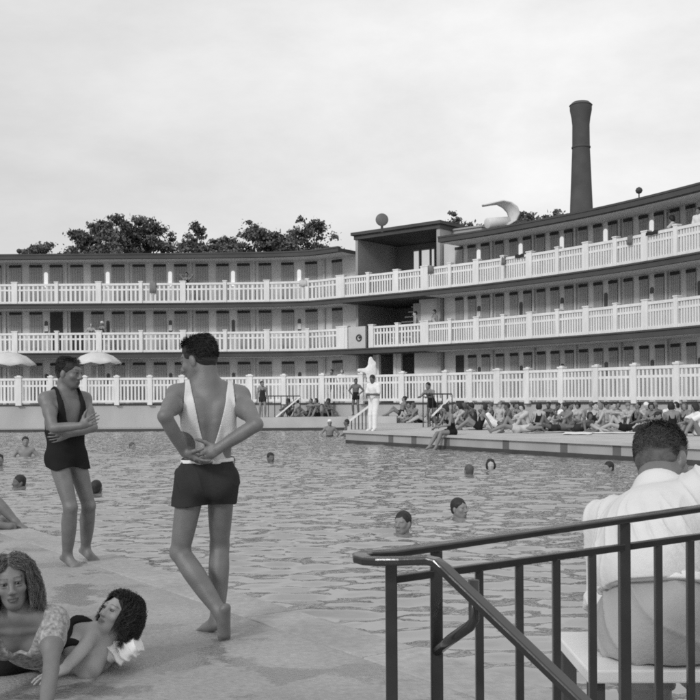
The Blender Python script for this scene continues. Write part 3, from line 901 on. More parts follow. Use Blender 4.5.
# --- clothing cut from the body's own shapes, in torso coordinates
def tor(J, X, Y, Z):
    P, U = J['P'], J['U']; s = J['s']
    dx, dy, dz = X - P[0], Y - P[1], Z - P[2]
    return [(dx * k[0] + dy * k[1] + dz * k[2]) / s for k in (U, J['R'], J['F'])]
def tor2(J, X, Y, Z):
    P = J['A']; s = J['s']; dx, dy, dz = X - P[0], Y - P[1], Z - P[2]
    return [(dx * k[0] + dy * k[1] + dz * k[2]) / s for k in (J['U2'], J['R2'], J['F2'])]
def trunk_sdf(J, leg=.36, full=False):
    q = torso_sdf(J); s = J['s']
    for sd in 'RL':
        e = J['h' + sd] + (J['k' + sd] - J['h' + sd]) * leg
        q.cap(J['h' + sd], e, .092 * s, .092 * s - .03 * leg * s, .03)
    return q
def clothes(J, kind, vox, name, m, root, top=.16, scoop=.17, leg=.3, grow=.009, disp=None):
    if kind == 'trunks':
        q = trunk_sdf(J, leg); reg = [lambda X, Y, Z: tor(J, X, Y, Z)[0] - top]
    elif kind == 'onepiece':
        q = trunk_sdf(J, leg)
        def reg1(X, Y, Z):
            u, r, f = tor2(J, X, Y, Z)
            ar = np.abs(r)
            neck = u - (scoop + np.clip((ar - .045) * 3.2, 0, .4))      # scoop neckline leaving straps
            arm = np.where(u > .02, ar - (.125 - (u - .02) * .16), -1)
            return np.maximum(neck, arm) * .6
        reg = [reg1]
    elif kind == 'shirt':
        q = torso_sdf(J); s = J['s']
        for sd in 'RL':
            if 'w' + sd in J: q.cap(J['s' + sd], J['s' + sd] * .25 + J['e' + sd] * .75, .06 * s, .056 * s, .03)
        reg = [lambda X, Y, Z: -(tor(J, X, Y, Z)[0] + .10)]
    elif kind == 'trousers':
        q = SDF(); s = J['s']; q.ell(J['P'], v3(.16, .115, .12) * s, (J['R'], J['F'], J['U']), .05)
        for sd in 'RL':
            q.cap(J['h' + sd], J['k' + sd], .098 * s, .075 * s, .04); q.cap(J['k' + sd], J['a' + sd] * .96 + J['k' + sd] * .04, .074 * s, .066 * s, .03)
        reg = [lambda X, Y, Z: tor(J, X, Y, Z)[0] - .12]
    me = q.mesh(vox, grow, reg, name, disp)
    return link(name, me, m, root)

M_skin = {k: mat('skin_' + k, v, .5, var=.06, scale=6, spec=.35, tint=False) for k, v in dict(pale=.40, mid=.21, tan=.12).items()}
M_hair = {k: mat('hair_' + k, v, .55, var=.3, scale=40, bump=.3, bscale=120) for k, v in dict(dark=.025, mid=.085, fair=.18, grey=.25).items()}
M_cl = {k: mat('cloth_' + k, v, .85, var=.08, scale=8, spec=.05, bump=.15, bscale=50) for k, v in dict(black=.020, dark=.040, grey=.2, pale=.5, white=.75).items()}

def scalp_paths(J, n, seed, length=.045, k=4, lift=.35, style='short', part=.3):
    """hairs rooted on the skull: combed back when short, falling in waves when long"""
    g = np.random.default_rng(seed); s = J['s'] * (.95 if J['fem'] else 1.0); c, U, F, Rt = J['H'], J['HU'], J['HF'], J['HR']
    d = g.normal(size=(n * 3, 3)); d /= np.linalg.norm(d, axis=1)[:, None]      # r, f, u
    if style == 'short': ok = (d[:, 2] > -.80) & ~((d[:, 1] > .35) & (d[:, 2] < .52)) & ~((d[:, 1] > -.05) & (d[:, 2] < -.02))
    else: ok = (d[:, 2] > -.30) & ~((d[:, 1] > .45) & (d[:, 2] < .55)) & ~((d[:, 1] > .2) & (d[:, 2] < .2))
    d = d[ok][:n]; n = len(d); M = np.stack([Rt, F, U])
    rad = np.array([.083, .100, .091]); off = np.array([0, -.020, .042])
    L = length * g.uniform(.6, 1.2, size=n); P = (d * rad + off); out = [P]; p = P.copy()
    dirn = d * lift; 
    if style == 'short': dirn = 0 * d + np.array([0, -.75, -.35]) + np.stack([np.sign(d[:, 0] + .02) * .25, 0 * L, 0 * L], 1)
    else: dirn = dirn + np.stack([np.where(d[:, 0] > part * .05, .6, -.6), -.25 - 0 * L, .1 + 0 * L], 1)
    if style == 'short': dirn = dirn + g.normal(size=(n, 3)) * .16; dirn = dirn - d * np.sum(dirn * d, 1)[:, None]; dirn = dirn / np.linalg.norm(dirn, axis=1)[:, None] + d * lift
    else: dirn = dirn + g.normal(size=(n, 3)) * .20
    az = np.arctan2(d[:, 0], -d[:, 1]); ph = (2.2 * np.sin(az * 5 + 1) + 1.6 * np.sin(az * 11) + 2.0 * d[:, 2])[:, None] + g.uniform(-1.0, 1.0, size=(n, 1)); ax = np.cross(d, [0, 0, 1.0]); fr = (1 + .2 * np.sin(az * 7))[:, None] * g.uniform(.94, 1.06, size=(n, 1))
    for i in range(1, k):
        t = i / (k - 1)
        if style != 'short': dirn = dirn * .80 + np.array([0, 0, -.55])
        dirn = dirn / np.linalg.norm(dirn, axis=1)[:, None]
        p = p + dirn * (L / (k - 1))[:, None]
        q = (p - off) / rad; rr = np.linalg.norm(q * np.array([1, 1, np.where(True, .75, 1)]), axis=1); lim = 1.02 + (lift * .35 * t if style != 'short' else .10 * t)
        push = np.where(rr < lim, lim / np.maximum(rr, 1e-6), 1)[:, None]
        p = np.where(p[:, 2:3] > -.12, off + (p - off) * np.concatenate([push, push, np.ones_like(push)], 1), p)
        w = p if style == 'short' else p + ax * np.sin(ph + i * fr * (1.0 if style == 'wavy' else 1.7)) * (.017 if style == 'wavy' else .019) * min(1, t * 2.5) + d * np.cos(ph + i * fr * 1.9) * (.014 if style == 'curly' else .008)
        if style != 'short':
            m_ = (w[:, 1] > -.01) & (w[:, 2] < .075) & (w[:, 2] > -.14); w = w.copy(); w[:, 0] = np.where(m_, np.where(w[:, 0] >= 0, 1, -1) * np.maximum(np.abs(w[:, 0]), .070), w[:, 0]); w[:, 1] = np.where(m_, np.minimum(w[:, 1], .055), w[:, 1])
        out.append(w)
    A = np.stack(out, 1) * s
    return A @ M + c
def hairdisp(a=.004, f=60): return lambda V: a * wob(V, f, 5)

# --- generic pose table, facing -Y, ground at z = 0
def pose(name, g, fem):
    j = lambda a: g.uniform(-a, a)
    if name == 'hug':       # seated, knees up, arms round the knees
        return skeleton((0, 0, .115), (j(.1), .10 + j(.1), 1), (j(.1), -.30 + j(.1), 1), feet=[(-.10, -.46 + j(.06), .075), (.10, -.46 + j(.06), .075)], hands=[(.05, -.42, .40), (-.05, -.43, .36)], kneepole=[(-.1, 0, 1), (.1, 0, 1)], elbowpole=[(-1, .2, 0), (1, .2, 0)], female=fem, look=(j(.9), -1, -.1))
    if name == 'fold':      # seated, forearms laid across raised knees
        return skeleton((0, 0, .115), (0, .12, 1), (0, -.12, 1), feet=[(-.13, -.44, .075), (.13, -.44, .075)], hands=[(.14, -.42, .53), (-.14, -.44, .51)], kneepole=[(-.1, 0, 1), (.1, 0, 1)], elbowpole=[(-1, 0, .1), (1, 0, .1)], female=fem, look=(j(.3), -1, -.15))
    if name == 'back':      # leaning back on the hands
        return skeleton((0, 0, .115), (0, .42 + j(.1), 1), (0, .25, 1), feet=[(-.1, -.62 + j(.12), .075), (.12, -.74 + j(.05), .07)], hands=[(-.24, .44, .05), (.24, .44, .05)], kneepole=[(-.2, 0, 1), (.2, 0, 1)], elbowpole=[(-.2, 1, 0), (.2, 1, 0)], female=fem, look=(j(.8), -1, 0))
    if name == 'cross':     # cross-legged
        return skeleton((0, 0, .115), (j(.1), -.05, 1), (j(.1), -.15 + j(.1), 1), feet=[(.12, -.22, .075), (-.12, -.30, .075)], hands=[(-.12, -.30, .20 + j(.04)), (.12, -.30, .22)], kneepole=[(-1, -.3, .4), (1, -.3, .4)], female=fem, look=(j(.9), -1, -.1), toes=[(.9, -.3, -.2), (-.9, -.3, -.2)])
    if name == 'side':      # weight on one hand, legs folded to the other side
        return skeleton((0, 0, .115), (-.28, .05, 1), (-.12, -.05, 1), feet=[(.42, -.10, .07), (.50, -.28, .07)], hands=[(-.40, .05, .05), (.10, -.34, .18)], kneepole=[(0, -1, .2), (.2, -1, .25)], elbowpole=[(-.6, .6, 0), (.7, .4, 0)], female=fem, look=(j(.7), -1, 0), toes=[(.8, .3, -.1), (.8, .3, -.1)])
    if name == 'lie':       # flat on the back, one knee raised
        return skeleton((0, 0, .12), (0, 1, .10), (0, 1, .05), fwd=(0, -.1, 1), feet=[(-.12, -.45, .075), (.12, -.82, .07)], hands=[(-.30, .05, .06), (.16, .72, .10)], kneepole=[(-.1, 0, 1), (.1, 0, 1)], elbowpole=[(-1, 0, 0), (1, .2, .2)], female=fem, head_up=(0, 1, .25), look=(.2, -.1, 1), toes=[(-.1, -.9, -.1), (.2, -.5, .8)])
    if name == 'prone':     # on the stomach, propped on the elbows
        return skeleton((0, 0, .12), (0, -1, .18), (0, -1, .75), fwd=(0, -.1, -1), feet=[(-.10, .80, .07), (.10, .80, .07)], hands=[(-.08, -.72, .06), (.10, -.70, .06)], kneepole=[(0, 0, -1), (0, 0, -1)], elbowpole=[(-.4, .2, -1), (.4, .2, -1)], female=fem, head_up=(0, -.2, 1), look=(j(.4), -1, 0), toes=[(0, 1, -.1), (0, 1, -.1)])
    if name == 'edge':      # seated on an edge, shins hanging
        return skeleton((0, .10, .115), (0, -.10, 1), (0, -.40, 1), feet=[(-.12, -.56, -.30), (.05, -.46, -.33)], hands=[(-.16, -.36, .20), (.12, -.34, .24)], kneepole=[(-.1, -.6, 1), (.1, -.6, 1)], female=fem, look=(0, -1, -.35))
    if name == 'stand':
        return skeleton((0, 0, .93), (0, 0, 1), (j(.06), -.04, 1), feet=[(-.12, .02, .08), (.12, -.06, .08)], hands=[(-.26, -.10, .80), (.26, -.08, .80)], female=fem, look=(j(.7), -1, 0))
    if name == 'hips':      # standing, hands on the hips
        return skeleton((0, 0, .93), (0, 0, 1), feet=[(-.14, .02, .08), (.14, -.04, .08)], hands=[(-.19, -.04, 1.0), (.19, -.04, 1.0)], elbowpole=[(-1, .4, 0), (1, .4, 0)], female=fem, look=(j(.5), -1, 0))
    if name == 'read':      # standing, forearms forward, head down
        return skeleton((0, 0, .93), (0, 0, 1), (0, -.08, 1), feet=[(-.11, .03, .08), (.11, -.05, .08)], hands=[(-.06, -.30, 1.12), (.08, -.30, 1.10)], female=fem, look=(.1, -1, -.55), head_up=(0, -.3, 1))
    if name == 'rail':      # standing, leaning forearms on a rail in front
        return skeleton((0, .18, .90), (0, -.25, 1), (0, -.5, 1), feet=[(-.12, .22, .08), (.12, .28, .08)], hands=[(-.20, -.36, 1.10), (.20, -.36, 1.10)], female=fem, look=(j(.4), -1, -.3), head_up=(0, -.2, 1))
    if name == 'arms':      # standing, elbows raised, hands behind the head
        return skeleton((0, 0, .93), (0, 0, 1), feet=[(-.12, .02, .08), (.12, -.04, .08)], hands=[(-.12, .02, 1.60), (.12, .02, 1.60)], elbowpole=[(-1, -.2, .25), (1, -.2, .25)], female=fem, look=(0, -1, 0))
    if name == 'swim':
        return skeleton((0, .18, -.62), (0, .05, 1), feet=[(-.15, .4, -1.3), (.15, .45, -1.2)], hands=[(-.45, -.25, -.16), (.45, -.25, -.18)], elbowpole=[(-1, 0, -.5), (1, 0, -.5)], female=fem, look=(j(.4), -1, 0))
    if name == 'wade':
        return skeleton((0, .05, -.62), (0, .05, 1), feet=[(-.13, .1, -1.4), (.13, .15, -1.4)], hands=[(-.24, -.16, -.52), (.24, -.14, -.50)], elbowpole=[(-.6, .6, 0), (.6, .6, 0)], female=fem, look=(j(.4), -1, 0))
    raise KeyError(name)

OUT = dict(
    trunks=[('trunks', 'swimming_trunks', {})], suit=[('onepiece', 'swimsuit', {})],
    suitlow=[('onepiece', 'swimsuit', dict(scoop=.11))], shirt=[('shirt', 'shirt', dict(grow=.016)), ('trousers', 'trousers', dict(grow=.012))],
    vest=[('onepiece', 'vest', dict(scoop=.20, grow=.012)), ], blouse=[('shirt', 'blouse', dict(grow=.014))], none=[])
def person(p, rot, pose_, outfit, shade, hair, label, group=None, fem=False, skin='mid', scale=1.0, seed=0, vox=.015, J=None, shade2=None, bald=False):
    g = random.Random(seed * 13 + 5)
    J = J or pose(pose_, g, fem)
    q = torso_sdf(J).extend(limb_sdf(J)); simple_hands(J, q); head_sdf(J, q)
    me = q.mesh(vox, name='person')
    o = link('person', me, M_skin[skin], None, p, R(rot)); o.scale = (scale,) * 3
    tag(o, label, 'person', group)
    for i, (k, nm, kw) in enumerate(OUT[outfit]):
        clothes(J, k, vox, nm, M_cl[shade if i == 0 or not shade2 else shade2], o, **kw)
    style, hm = hair
    if style == 'cap': link('bathing_cap', cap_sdf(J).mesh(vox * .8, name='bathing_cap'), M_cl[hm], o)
    elif style: link('hair', hair_sdf(J, style).mesh(vox * .8, name='hair', disp=hairdisp()), M_hair[hm], o)
    return o
SD = ('short', 'dark'); SM = ('short', 'mid'); BD = ('bob', 'dark'); BM = ('bob', 'mid'); BF = ('bob', 'fair'); CW = ('cap', 'white'); CG = ('cap', 'grey'); BU = ('bushy', 'dark')

# ---- sunbathers on the right-hand deck: (px, py of the ground contact, height, rotation, pose, outfit, shade, hair, female, skin, label)
DK = 'people on the sunbathing deck'
crowd = [
 (401, 417, ZD, -75, 'back', 'trunks', 'dark', SD, 0, 'mid', 'man in dark trunks leaning back on his hands, just right of the man in white'),
 (416, 415, ZD, -50, 'hug', 'suit', 'grey', BM, 1, 'mid', 'woman in a grey swimsuit hugging her knees behind the slanted handrail'),
 (409, 418, ZD, -90, 'lie', 'trunks', 'dark', SD, 0, 'pale', 'person lying on the deck at the near end, knee raised, left of the edge sitter'),
 (436, 414, ZD, 30, 'cross', 'suit', 'black', BD, 1, 'mid', 'woman in black sitting cross-legged below the leaning figure at the fence'),
 (459, 417, ZD, 70, 'hug', 'trunks', 'black', SD, 0, 'mid', 'dark-haired man with knees up, just right of the edge sitter'),
 (466, 415, ZD, 20, 'cross', 'suit', 'pale', SD, 0, 'tan', 'tanned man in a pale swimsuit sitting cross-legged between two hunched neighbours'),
 (474, 424, ZD, -130, 'hug', 'suit', 'dark', BU, 1, 'tan', 'hunched bather with bushy dark hair and rounded back turned to the pool'),
 (466, 427, ZD, -75, 'side', 'suit', 'grey', BM, 1, 'tan', 'woman in grey resting on one hand in front of the bushy-haired bather'),
 (497, 428, ZD, -85, 'lie', 'shirt', 'white', SM, 0, 'mid', 'man in white shirt and trousers lying on his back, knee raised'),
 (500, 416, ZD, -30, 'cross', 'suit', 'pale', CG, 1, 'pale', 'woman in a grey bathing cap sitting behind the man lying in white'),
 (506, 413, ZD, 15, 'hug', 'suit', 'grey', CW, 1, 'pale', 'woman in a white bathing cap sitting with knees up close to the fence'),
 (514, 419, ZD, 12, 'cross', 'vest', 'white', BD, 1, 'mid', 'dark-haired woman in a white vest sitting upright, facing the pool'),
 (526, 431, ZD, -70, 'hug', 'blouse', 'pale', BD, 1, 'pale', 'woman in a pale blouse with knees up beside the black-suited back'),
 (539, 431, ZD, 172, 'cross', 'suit', 'black', BD, 1, 'pale', 'woman in black swimsuit with a light belt, sitting with her back to the pool'),
 (549, 423, ZD, -25, 'fold', 'trunks', 'black', SD, 0, 'tan', 'tanned man with folded arms on his knees behind the belted black swimsuit'),
 (560, 427, ZD, -60, 'back', 'blouse', 'white', BD, 1, 'pale', 'woman in a white blouse leaning back, her bare knees bent'),
 (571, 421, ZD, -20, 'hug', 'suit', 'grey', SD, 0, 'mid', 'dark-haired man in grey seated just right of the white blouse'),
 (580, 432, ZD, 25, 'prone', 'suit', 'dark', BD, 1, 'tan', 'bather lying on the stomach at the deck margin, propped on elbows, face to the pool'),
 (590, 421, ZD, 150, 'cross', 'vest', 'white', SM, 0, 'mid', 'person in a white vest seen from behind, left of the man with folded arms'),
 (598, 421, ZD, 200, 'hug', 'trunks', 'grey', SD, 0, 'tan', 'tanned bare back of a hunched man beside the white vest'),
 (613, 429, ZD, 0, 'fold', 'trunks', 'black', SD, 0, 'pale', 'dark-haired man facing the pool, forearms laid flat across his raised knees'),
 (633, 425, ZD, -95, 'back', 'suit', 'black', SD, 0, 'mid', 'man in black one-piece seen in profile, legs stretched to the left'),
 (624, 432, ZD, -90, 'lie', 'suit', 'black', BM, 1, 'pale', 'woman in black lying flat on a white towel at the deck margin'),
 (650, 426, ZD, -85, 'lie', 'suit', 'grey', BM, 1, 'tan', 'tanned woman in grey lying flat in front of the grey-capped sitter'),
 (659, 424, ZD, 195, 'hug', 'suit', 'dark', CG, 1, 'tan', 'sitter in a grey cap with back turned, left of the scoop-backed black singlet'),
 (672, 433, ZD, 172, 'cross', 'suitlow', 'black', BD, 0, 'mid', 'broad-backed bather in a scoop-backed black singlet, above the seated man in shirt'),
 (697, 426, ZD, -65, 'back', 'trunks', 'grey', SD, 0, 'tan', 'tanned man leaning back at the right edge of the view on the deck'),
 (688, 433, ZD, -60, 'side', 'suit', 'dark', BM, 1, 'mid', 'woman resting on one hand right of the black singlet'),
 (484, 412, ZD, 10, 'hug', 'trunks', 'dark', SD, 0, 'tan', 'tanned man with knees up close to the fence, behind the bushy-haired bather'),
 (427, 417, ZD, -80, 'back', 'suit', 'pale', BF, 1, 'pale', 'fair-haired woman leaning back, pale swimsuit, under the leaning figure'),

 (453, 424, ZD, 40, 'cross', 'suit', 'dark', SD, 0, 'mid', 'dark-haired man sitting cross-legged just behind the edge sitter'),
 (479, 430, ZD, -95, 'back', 'suit', 'black', BD, 1, 'mid', 'woman in black leaning back at the deck margin, feet towards the edge sitter'),
 (520, 423, ZD, -35, 'hug', 'suit', 'black', SD, 0, 'mid', 'man in a black one-piece with knees up between the white vest and the pale blouse'),
 (554, 432, ZD, -70, 'lie', 'trunks', 'dark', SD, 0, 'tan', 'tanned man lying with a knee raised in front of the white blouse'),
 (602, 432, ZD, -80, 'side', 'suit', 'grey', BF, 1, 'pale', 'fair-haired woman resting on one hand just left of the man with arms across his knees'),
 (606, 416, ZD, 20, 'cross', 'shirt', 'pale', SD, 0, 'mid', 'man in a pale shirt and trousers sitting near the wall behind the folded-arms man'),
 (641, 433, ZD, 60, 'prone', 'trunks', 'dark', SD, 0, 'mid', 'man lying on his stomach at the margin, partly behind the seated man in shirt'),
 (645, 414, ZD, 10, 'hug', 'suit', 'pale', CW, 1, 'pale', 'white-capped woman with knees up near the wall, right part of the deck'),
 (684, 418, ZD, -30, 'back', 'trunks', 'pale', SD, 0, 'mid', 'man in pale trunks leaning back, between the black singlet and the right edge'),
 (698, 436, ZD, -75, 'hug', 'blouse', 'white', BD, 1, 'mid', 'woman in a white blouse hugging her knees at the right edge of the view'),
 (491, 422, ZD, -110, 'side', 'suit', 'dark', SM, 0, 'mid', 'man resting on one hand behind the man lying in white'),
 (445, 412, ZD, 0, 'hug', 'suit', 'grey', SD, 0, 'tan', 'tanned bather in grey with knees up near the fence, above the edge sitter'),
 (411, 422, ZD, -60, 'side', 'suit', 'dark', SD, 0, 'mid', 'man in dark resting on one hand behind the person lying at the deck end'),
 (421, 421, ZD, -85, 'lie', 'suit', 'black', BD, 1, 'mid', 'woman in black lying with a knee raised, left of the edge sitter'),
 (463, 427, ZD, -60, 'hug', 'suit', 'dark', BD, 1, 'pale', 'pale woman in dark hugging her knees, close right of the edge sitter'),
 (509, 429, ZD, -80, 'side', 'suit', 'black', SD, 0, 'tan', 'tanned man in black resting on one hand beside the man lying in white'),
 (518, 433, ZD, -88, 'lie', 'suit', 'pale', BM, 1, 'mid', 'woman in a pale swimsuit lying at the margin, left of the pale blouse'),
 (555, 421, ZD, 25, 'hug', 'vest', 'white', SD, 0, 'tan', 'tanned man in a white vest with knees up, mid deck'),
 (568, 431, ZD, -55, 'hug', 'trunks', 'black', SD, 0, 'mid', 'man in black trunks hugging his knees between the white blouse and the propped bather'),
 (577, 419, ZD, 10, 'cross', 'blouse', 'pale', BU, 1, 'mid', 'bushy-haired woman in a pale blouse, sitting mid deck'),
 (594, 430, ZD, -20, 'back', 'suit', 'black', SD, 0, 'pale', 'pale man in black leaning back, in front of the white vest seen from behind'),
 (617, 421, ZD, 40, 'cross', 'suit', 'white', BD, 1, 'mid', 'dark-bobbed woman in a white swimsuit behind the man with arms across his knees'),
 (628, 427, ZD, -30, 'hug', 'suit', 'grey', CG, 1, 'pale', 'grey-capped woman with knees up behind the woman lying flat at the margin'),
 (654, 431, ZD, -50, 'hug', 'suit', 'black', BD, 1, 'mid', 'woman in black hugging her knees beside the head of the seated man in shirt'),
 (668, 423, ZD, 20, 'hug', 'blouse', 'white', SD, 0, 'mid', 'man in a white loose shirt with knees up, behind the black singlet'),
 (679, 426, ZD, -70, 'side', 'suit', 'pale', BD, 1, 'pale', 'pale woman in a pale swimsuit resting on one hand, near the right edge'),
]
for i, (px, py, z, rot, ps, of, sh, hr, fem, skin, lab) in enumerate(crowd):
    p = G(px, py, z)
    lim = FP.at(FP.px(px))[0].y - 1.9          # keep clear of the terrace wall
    if p.y > lim: p = Vector((p.x * lim / p.y, lim, ZD))
    if p.x < 2.3 and p.y > 43.0: p.z = .62
    o = person(p, rot, ps, of, sh, hr, lab, DK, bool(fem), skin, seed=i + 1)
    if 'light belt' in lab:
        J = pose('cross', random.Random((i+1) * 13 + 5), True)
        q = torso_sdf(J); link('belt', q.mesh(.012, .016, [lambda X, Y, Z: np.abs(tor(J, X, Y, Z)[0] - .13) - .016], 'belt'), M_cl['pale'], o)
# person sitting on the pool edge
def edge_pt(px, z):
    u = (px - 350) / FOC; Y = (33 * .63 - .1) / (u + .63); return Vector((Rx(Y), Y, z))
o = person(edge_pt(448.5, ZD + .01), -62, 'edge', 'suit', 'black', BD, 'bather in black sitting on the pool edge, bent forward with feet hanging to the water', None, True, 'mid', seed=70, vox=.012)
# lifeguard in white
J = skeleton((0, 0, .95), (0, 0, 1), (0, -.06, 1), feet=[(-.13, .02, .08), (.10, -.10, .08)], hands=[(-.05, -.29, 1.10), (.10, -.27, 1.12)], look=(.15, -1, -.5), head_up=(0, -.25, 1))
o = person(G(374, 430.5, ZD), -38, None, 'shirt', 'white', ('short', 'dark'), 'man in white shirt and white trousers standing at the corner of the deck, head bowed', None, False, 'tan', 1.06, seed=71, vox=.010, J=J)
shq = SDF()
for sd in 'RL':
    d = unit(J['t'+sd] - J['a'+sd]); shq.cap(J['a'+sd] - d*.03 - v3(0, 0, .04), J['a'+sd] + d*.16 - v3(0, 0, .045), .046, .042, .02)
link('shoe', shq.mesh(.01, name='shoe'), M_cl['white'], o)
# standing and seated people round the stairs
others = [
 (W(356, 409, 46.6), -20, 'hips', 'trunks', 'black', SD, 0, 'tan', 'tanned bare-chested man in black trunks standing behind the man in white'),
 (W(429, 413, 37.0), -40, 'rail', 'suit', 'black', SD, 0, 'mid', 'bather in black one-piece leaning over the stair rail in front of the fence'),
 (W(262.5, 413, 47.6), 10, 'stand', 'suit', 'dark', SD, 0, 'mid', 'person in dark swimsuit standing by the far stairs left of the seated row'),
 (W(290, 414, 48.4), -60, 'hug', 'trunks', 'dark', SD, 0, 'tan', 'first of the seated row on the far platform, shins slanting left beside the handrail'),
 (W(299, 414, 48.5), -55, 'hug', 'suit', 'pale', BD, 1, 'pale', 'pale-suited sitter second along the row on the far platform'),
 (W(308, 414, 48.5), -50, 'back', 'trunks', 'dark', SD, 0, 'mid', 'man leaning back in the middle of the row on the far platform'),
 (W(317, 414, 48.4), -40, 'fold', 'suit', 'black', BD, 1, 'mid', 'sitter in black with folded arms, fourth along the row on the far platform'),
 (W(327, 414, 48.3), 20, 'hug', 'suit', 'black', BU, 1, 'tan', 'dark huddled sitter at the right end of the row on the far platform'),
]
for i, (p, rot, ps, of, sh, hr, fem, skin, lab) in enumerate(others):
    z = .545 if 285 < 350 + p.x / p.y * 1000 < 340 else (p.z if 'trunks standing' in lab else (ZD if p.x > 0 else .545))
    if 'leaning over' in lab: z = ZD
    if 'bare-chested' in lab: z = .62
    person((p.x, p.y, z), rot, ps, of, sh, hr, lab, None if ps in ('hips', 'rail', 'stand') else 'row of people seated on the far platform', bool(fem), skin, seed=80 + i, vox=.015)
# people on the galleries
gal = [
 (187, 1.0, 2, 0, 'arms', 'suit', 'black', SD, 0, 'mid', 'person in black on the top gallery with both hands behind the head'),
 (91, .9, 1, 10, 'rail', 'suit', 'grey', BF, 1, 'pale', 'fair-haired person leaning on the middle gallery rail, left of another'),
 (102, .9, 1, -15, 'stand', 'suit', 'dark', CW, 1, 'mid', 'person in a white cap on the middle gallery beside the fair-haired one'),
 (415, .8, 1, -50, 'stand', 'trunks', 'dark', SD, 0, 'pale', 'pale bare-chested person on the middle gallery near the outdoor stair'),
 (434, .8, 1, -20, 'stand', 'suit', 'pale', SD, 0, 'mid', 'dark-haired person in a pale suit where the middle gallery starts to curve'),
 (672, .75, 2, -60, 'rail', 'blouse', 'pale', BU, 1, 'mid', 'bushy-haired person bending over the top gallery rail at the right'),
 (698, .75, 2, 10, 'stand', 'shirt', 'white', SD, 0, 'mid', 'person in a white shirt on the top gallery at the right edge of the view'),
]
for i, (px, back, fl, rot, ps, of, sh, hr, fem, skin, lab) in enumerate(gal):
    q = pxo(BP, px, -back + .35); p = BP.off(q, -back + .25, FLOORS[fl][0] + .006)
    person(p, rot + math.degrees(BP.rot(q)), ps, of, sh, hr, lab, None, bool(fem), skin, seed=95 + i, vox=.016)
ter = [
 (341.5, .9, 5, 'stand', 'blouse', 'white', BF, 1, 'pale', 'woman in a white blouse standing on the terrace behind the fence, by the dark doorway'),
 (332, 1.0, -10, 'stand', 'suit', 'dark', SD, 0, 'mid', 'man in dark on the terrace behind the fence, left of the white blouse'),
]
for i, (px, back, rot, ps, of, sh, hr, fem, skin, lab) in enumerate(ter):
    q = pxo(FP, px, -back); person(FP.off(q, -back, ZT), rot, ps, of, sh, hr, lab, None, bool(fem), skin, seed=104 + i, vox=.016)

# ---- swimmers
SW = 'swimmers in the pool'
swim = [  # px, py of the waterline under the head, rot, hair, lift, skin, label
 (25, 456, 10, SD, .30, 'mid', 'swimmer far left with head and shoulders clear of the water'),
 (10, 487, -30, SD, -.02, 'tan', 'dark head in the water left of the standing man in dark swimsuit'),
 (106, 491, 150, SD, -.02, 'tan', 'dark-haired head turned away, in the water just right of the standing man in dark swimsuit'),
 (137.5, 448, 60, SM, -.04, 'mid', 'tiny far head in the water, midway between the two standing men'),
 (235, 465, 30, SD, -.02, 'mid', 'dark head in the water beside the hip of the man seen from behind'),
 (273, 462, 20, SD, .0, 'tan', 'dark head in open water right of the man seen from behind'),
 (390, 532, -45, SD, .0, 'mid', 'nearest swimmer, dark wet hair, above the end of the black handrail'),
 (473, 516, 50, SD, .0, 'mid', 'large dark-haired swimmer in mid pool, second nearest, right of the nearest one'),
 (494, 471, 10, BD, .03, 'pale', 'woman with dark bobbed hair facing the viewer, swimming near the right wall'),
 (464, 473, 200, SM, -.03, 'mid', 'head turned away, swimming just left of the dark-bobbed woman'),
 (600, 470, -70, SD, -.04, 'mid', 'swimmer with an arm in a splash, left of the seated man in shirt'),
 (330, 436, 10, CW, .45, 'mid', 'bather in a white cap standing in the water by the far corner of the pool'),
 (345, 436, -80, SD, .45, 'tan', 'dark-haired bather standing in the water at the corner steps, beside the white cap'),
 (1.5, 466, 30, SD, .05, 'mid', 'head at the very left edge of the water, in line with the far swimmer'),
]
for i, (px, py, rot, hr, lift, skin, lab) in enumerate(swim):
    p = G(px, py, ZW + .02); g = random.Random(i)
    J = pose('swim' if lift < .2 else 'wade', g, hr[0] == 'bob')
    # put the chin just at the surface
    hz = J['H'][2]; p = (p.x, p.y, ZW + .02 + .078 - hz + lift)
    near = i in (6, 7)
    person(p, rot, None, 'trunks' if hr[0] != 'bob' else 'suit', 'dark', hr, lab, SW, hr[0] == 'bob', skin, seed=120 + i, vox=.008 if near else .013, J=J)
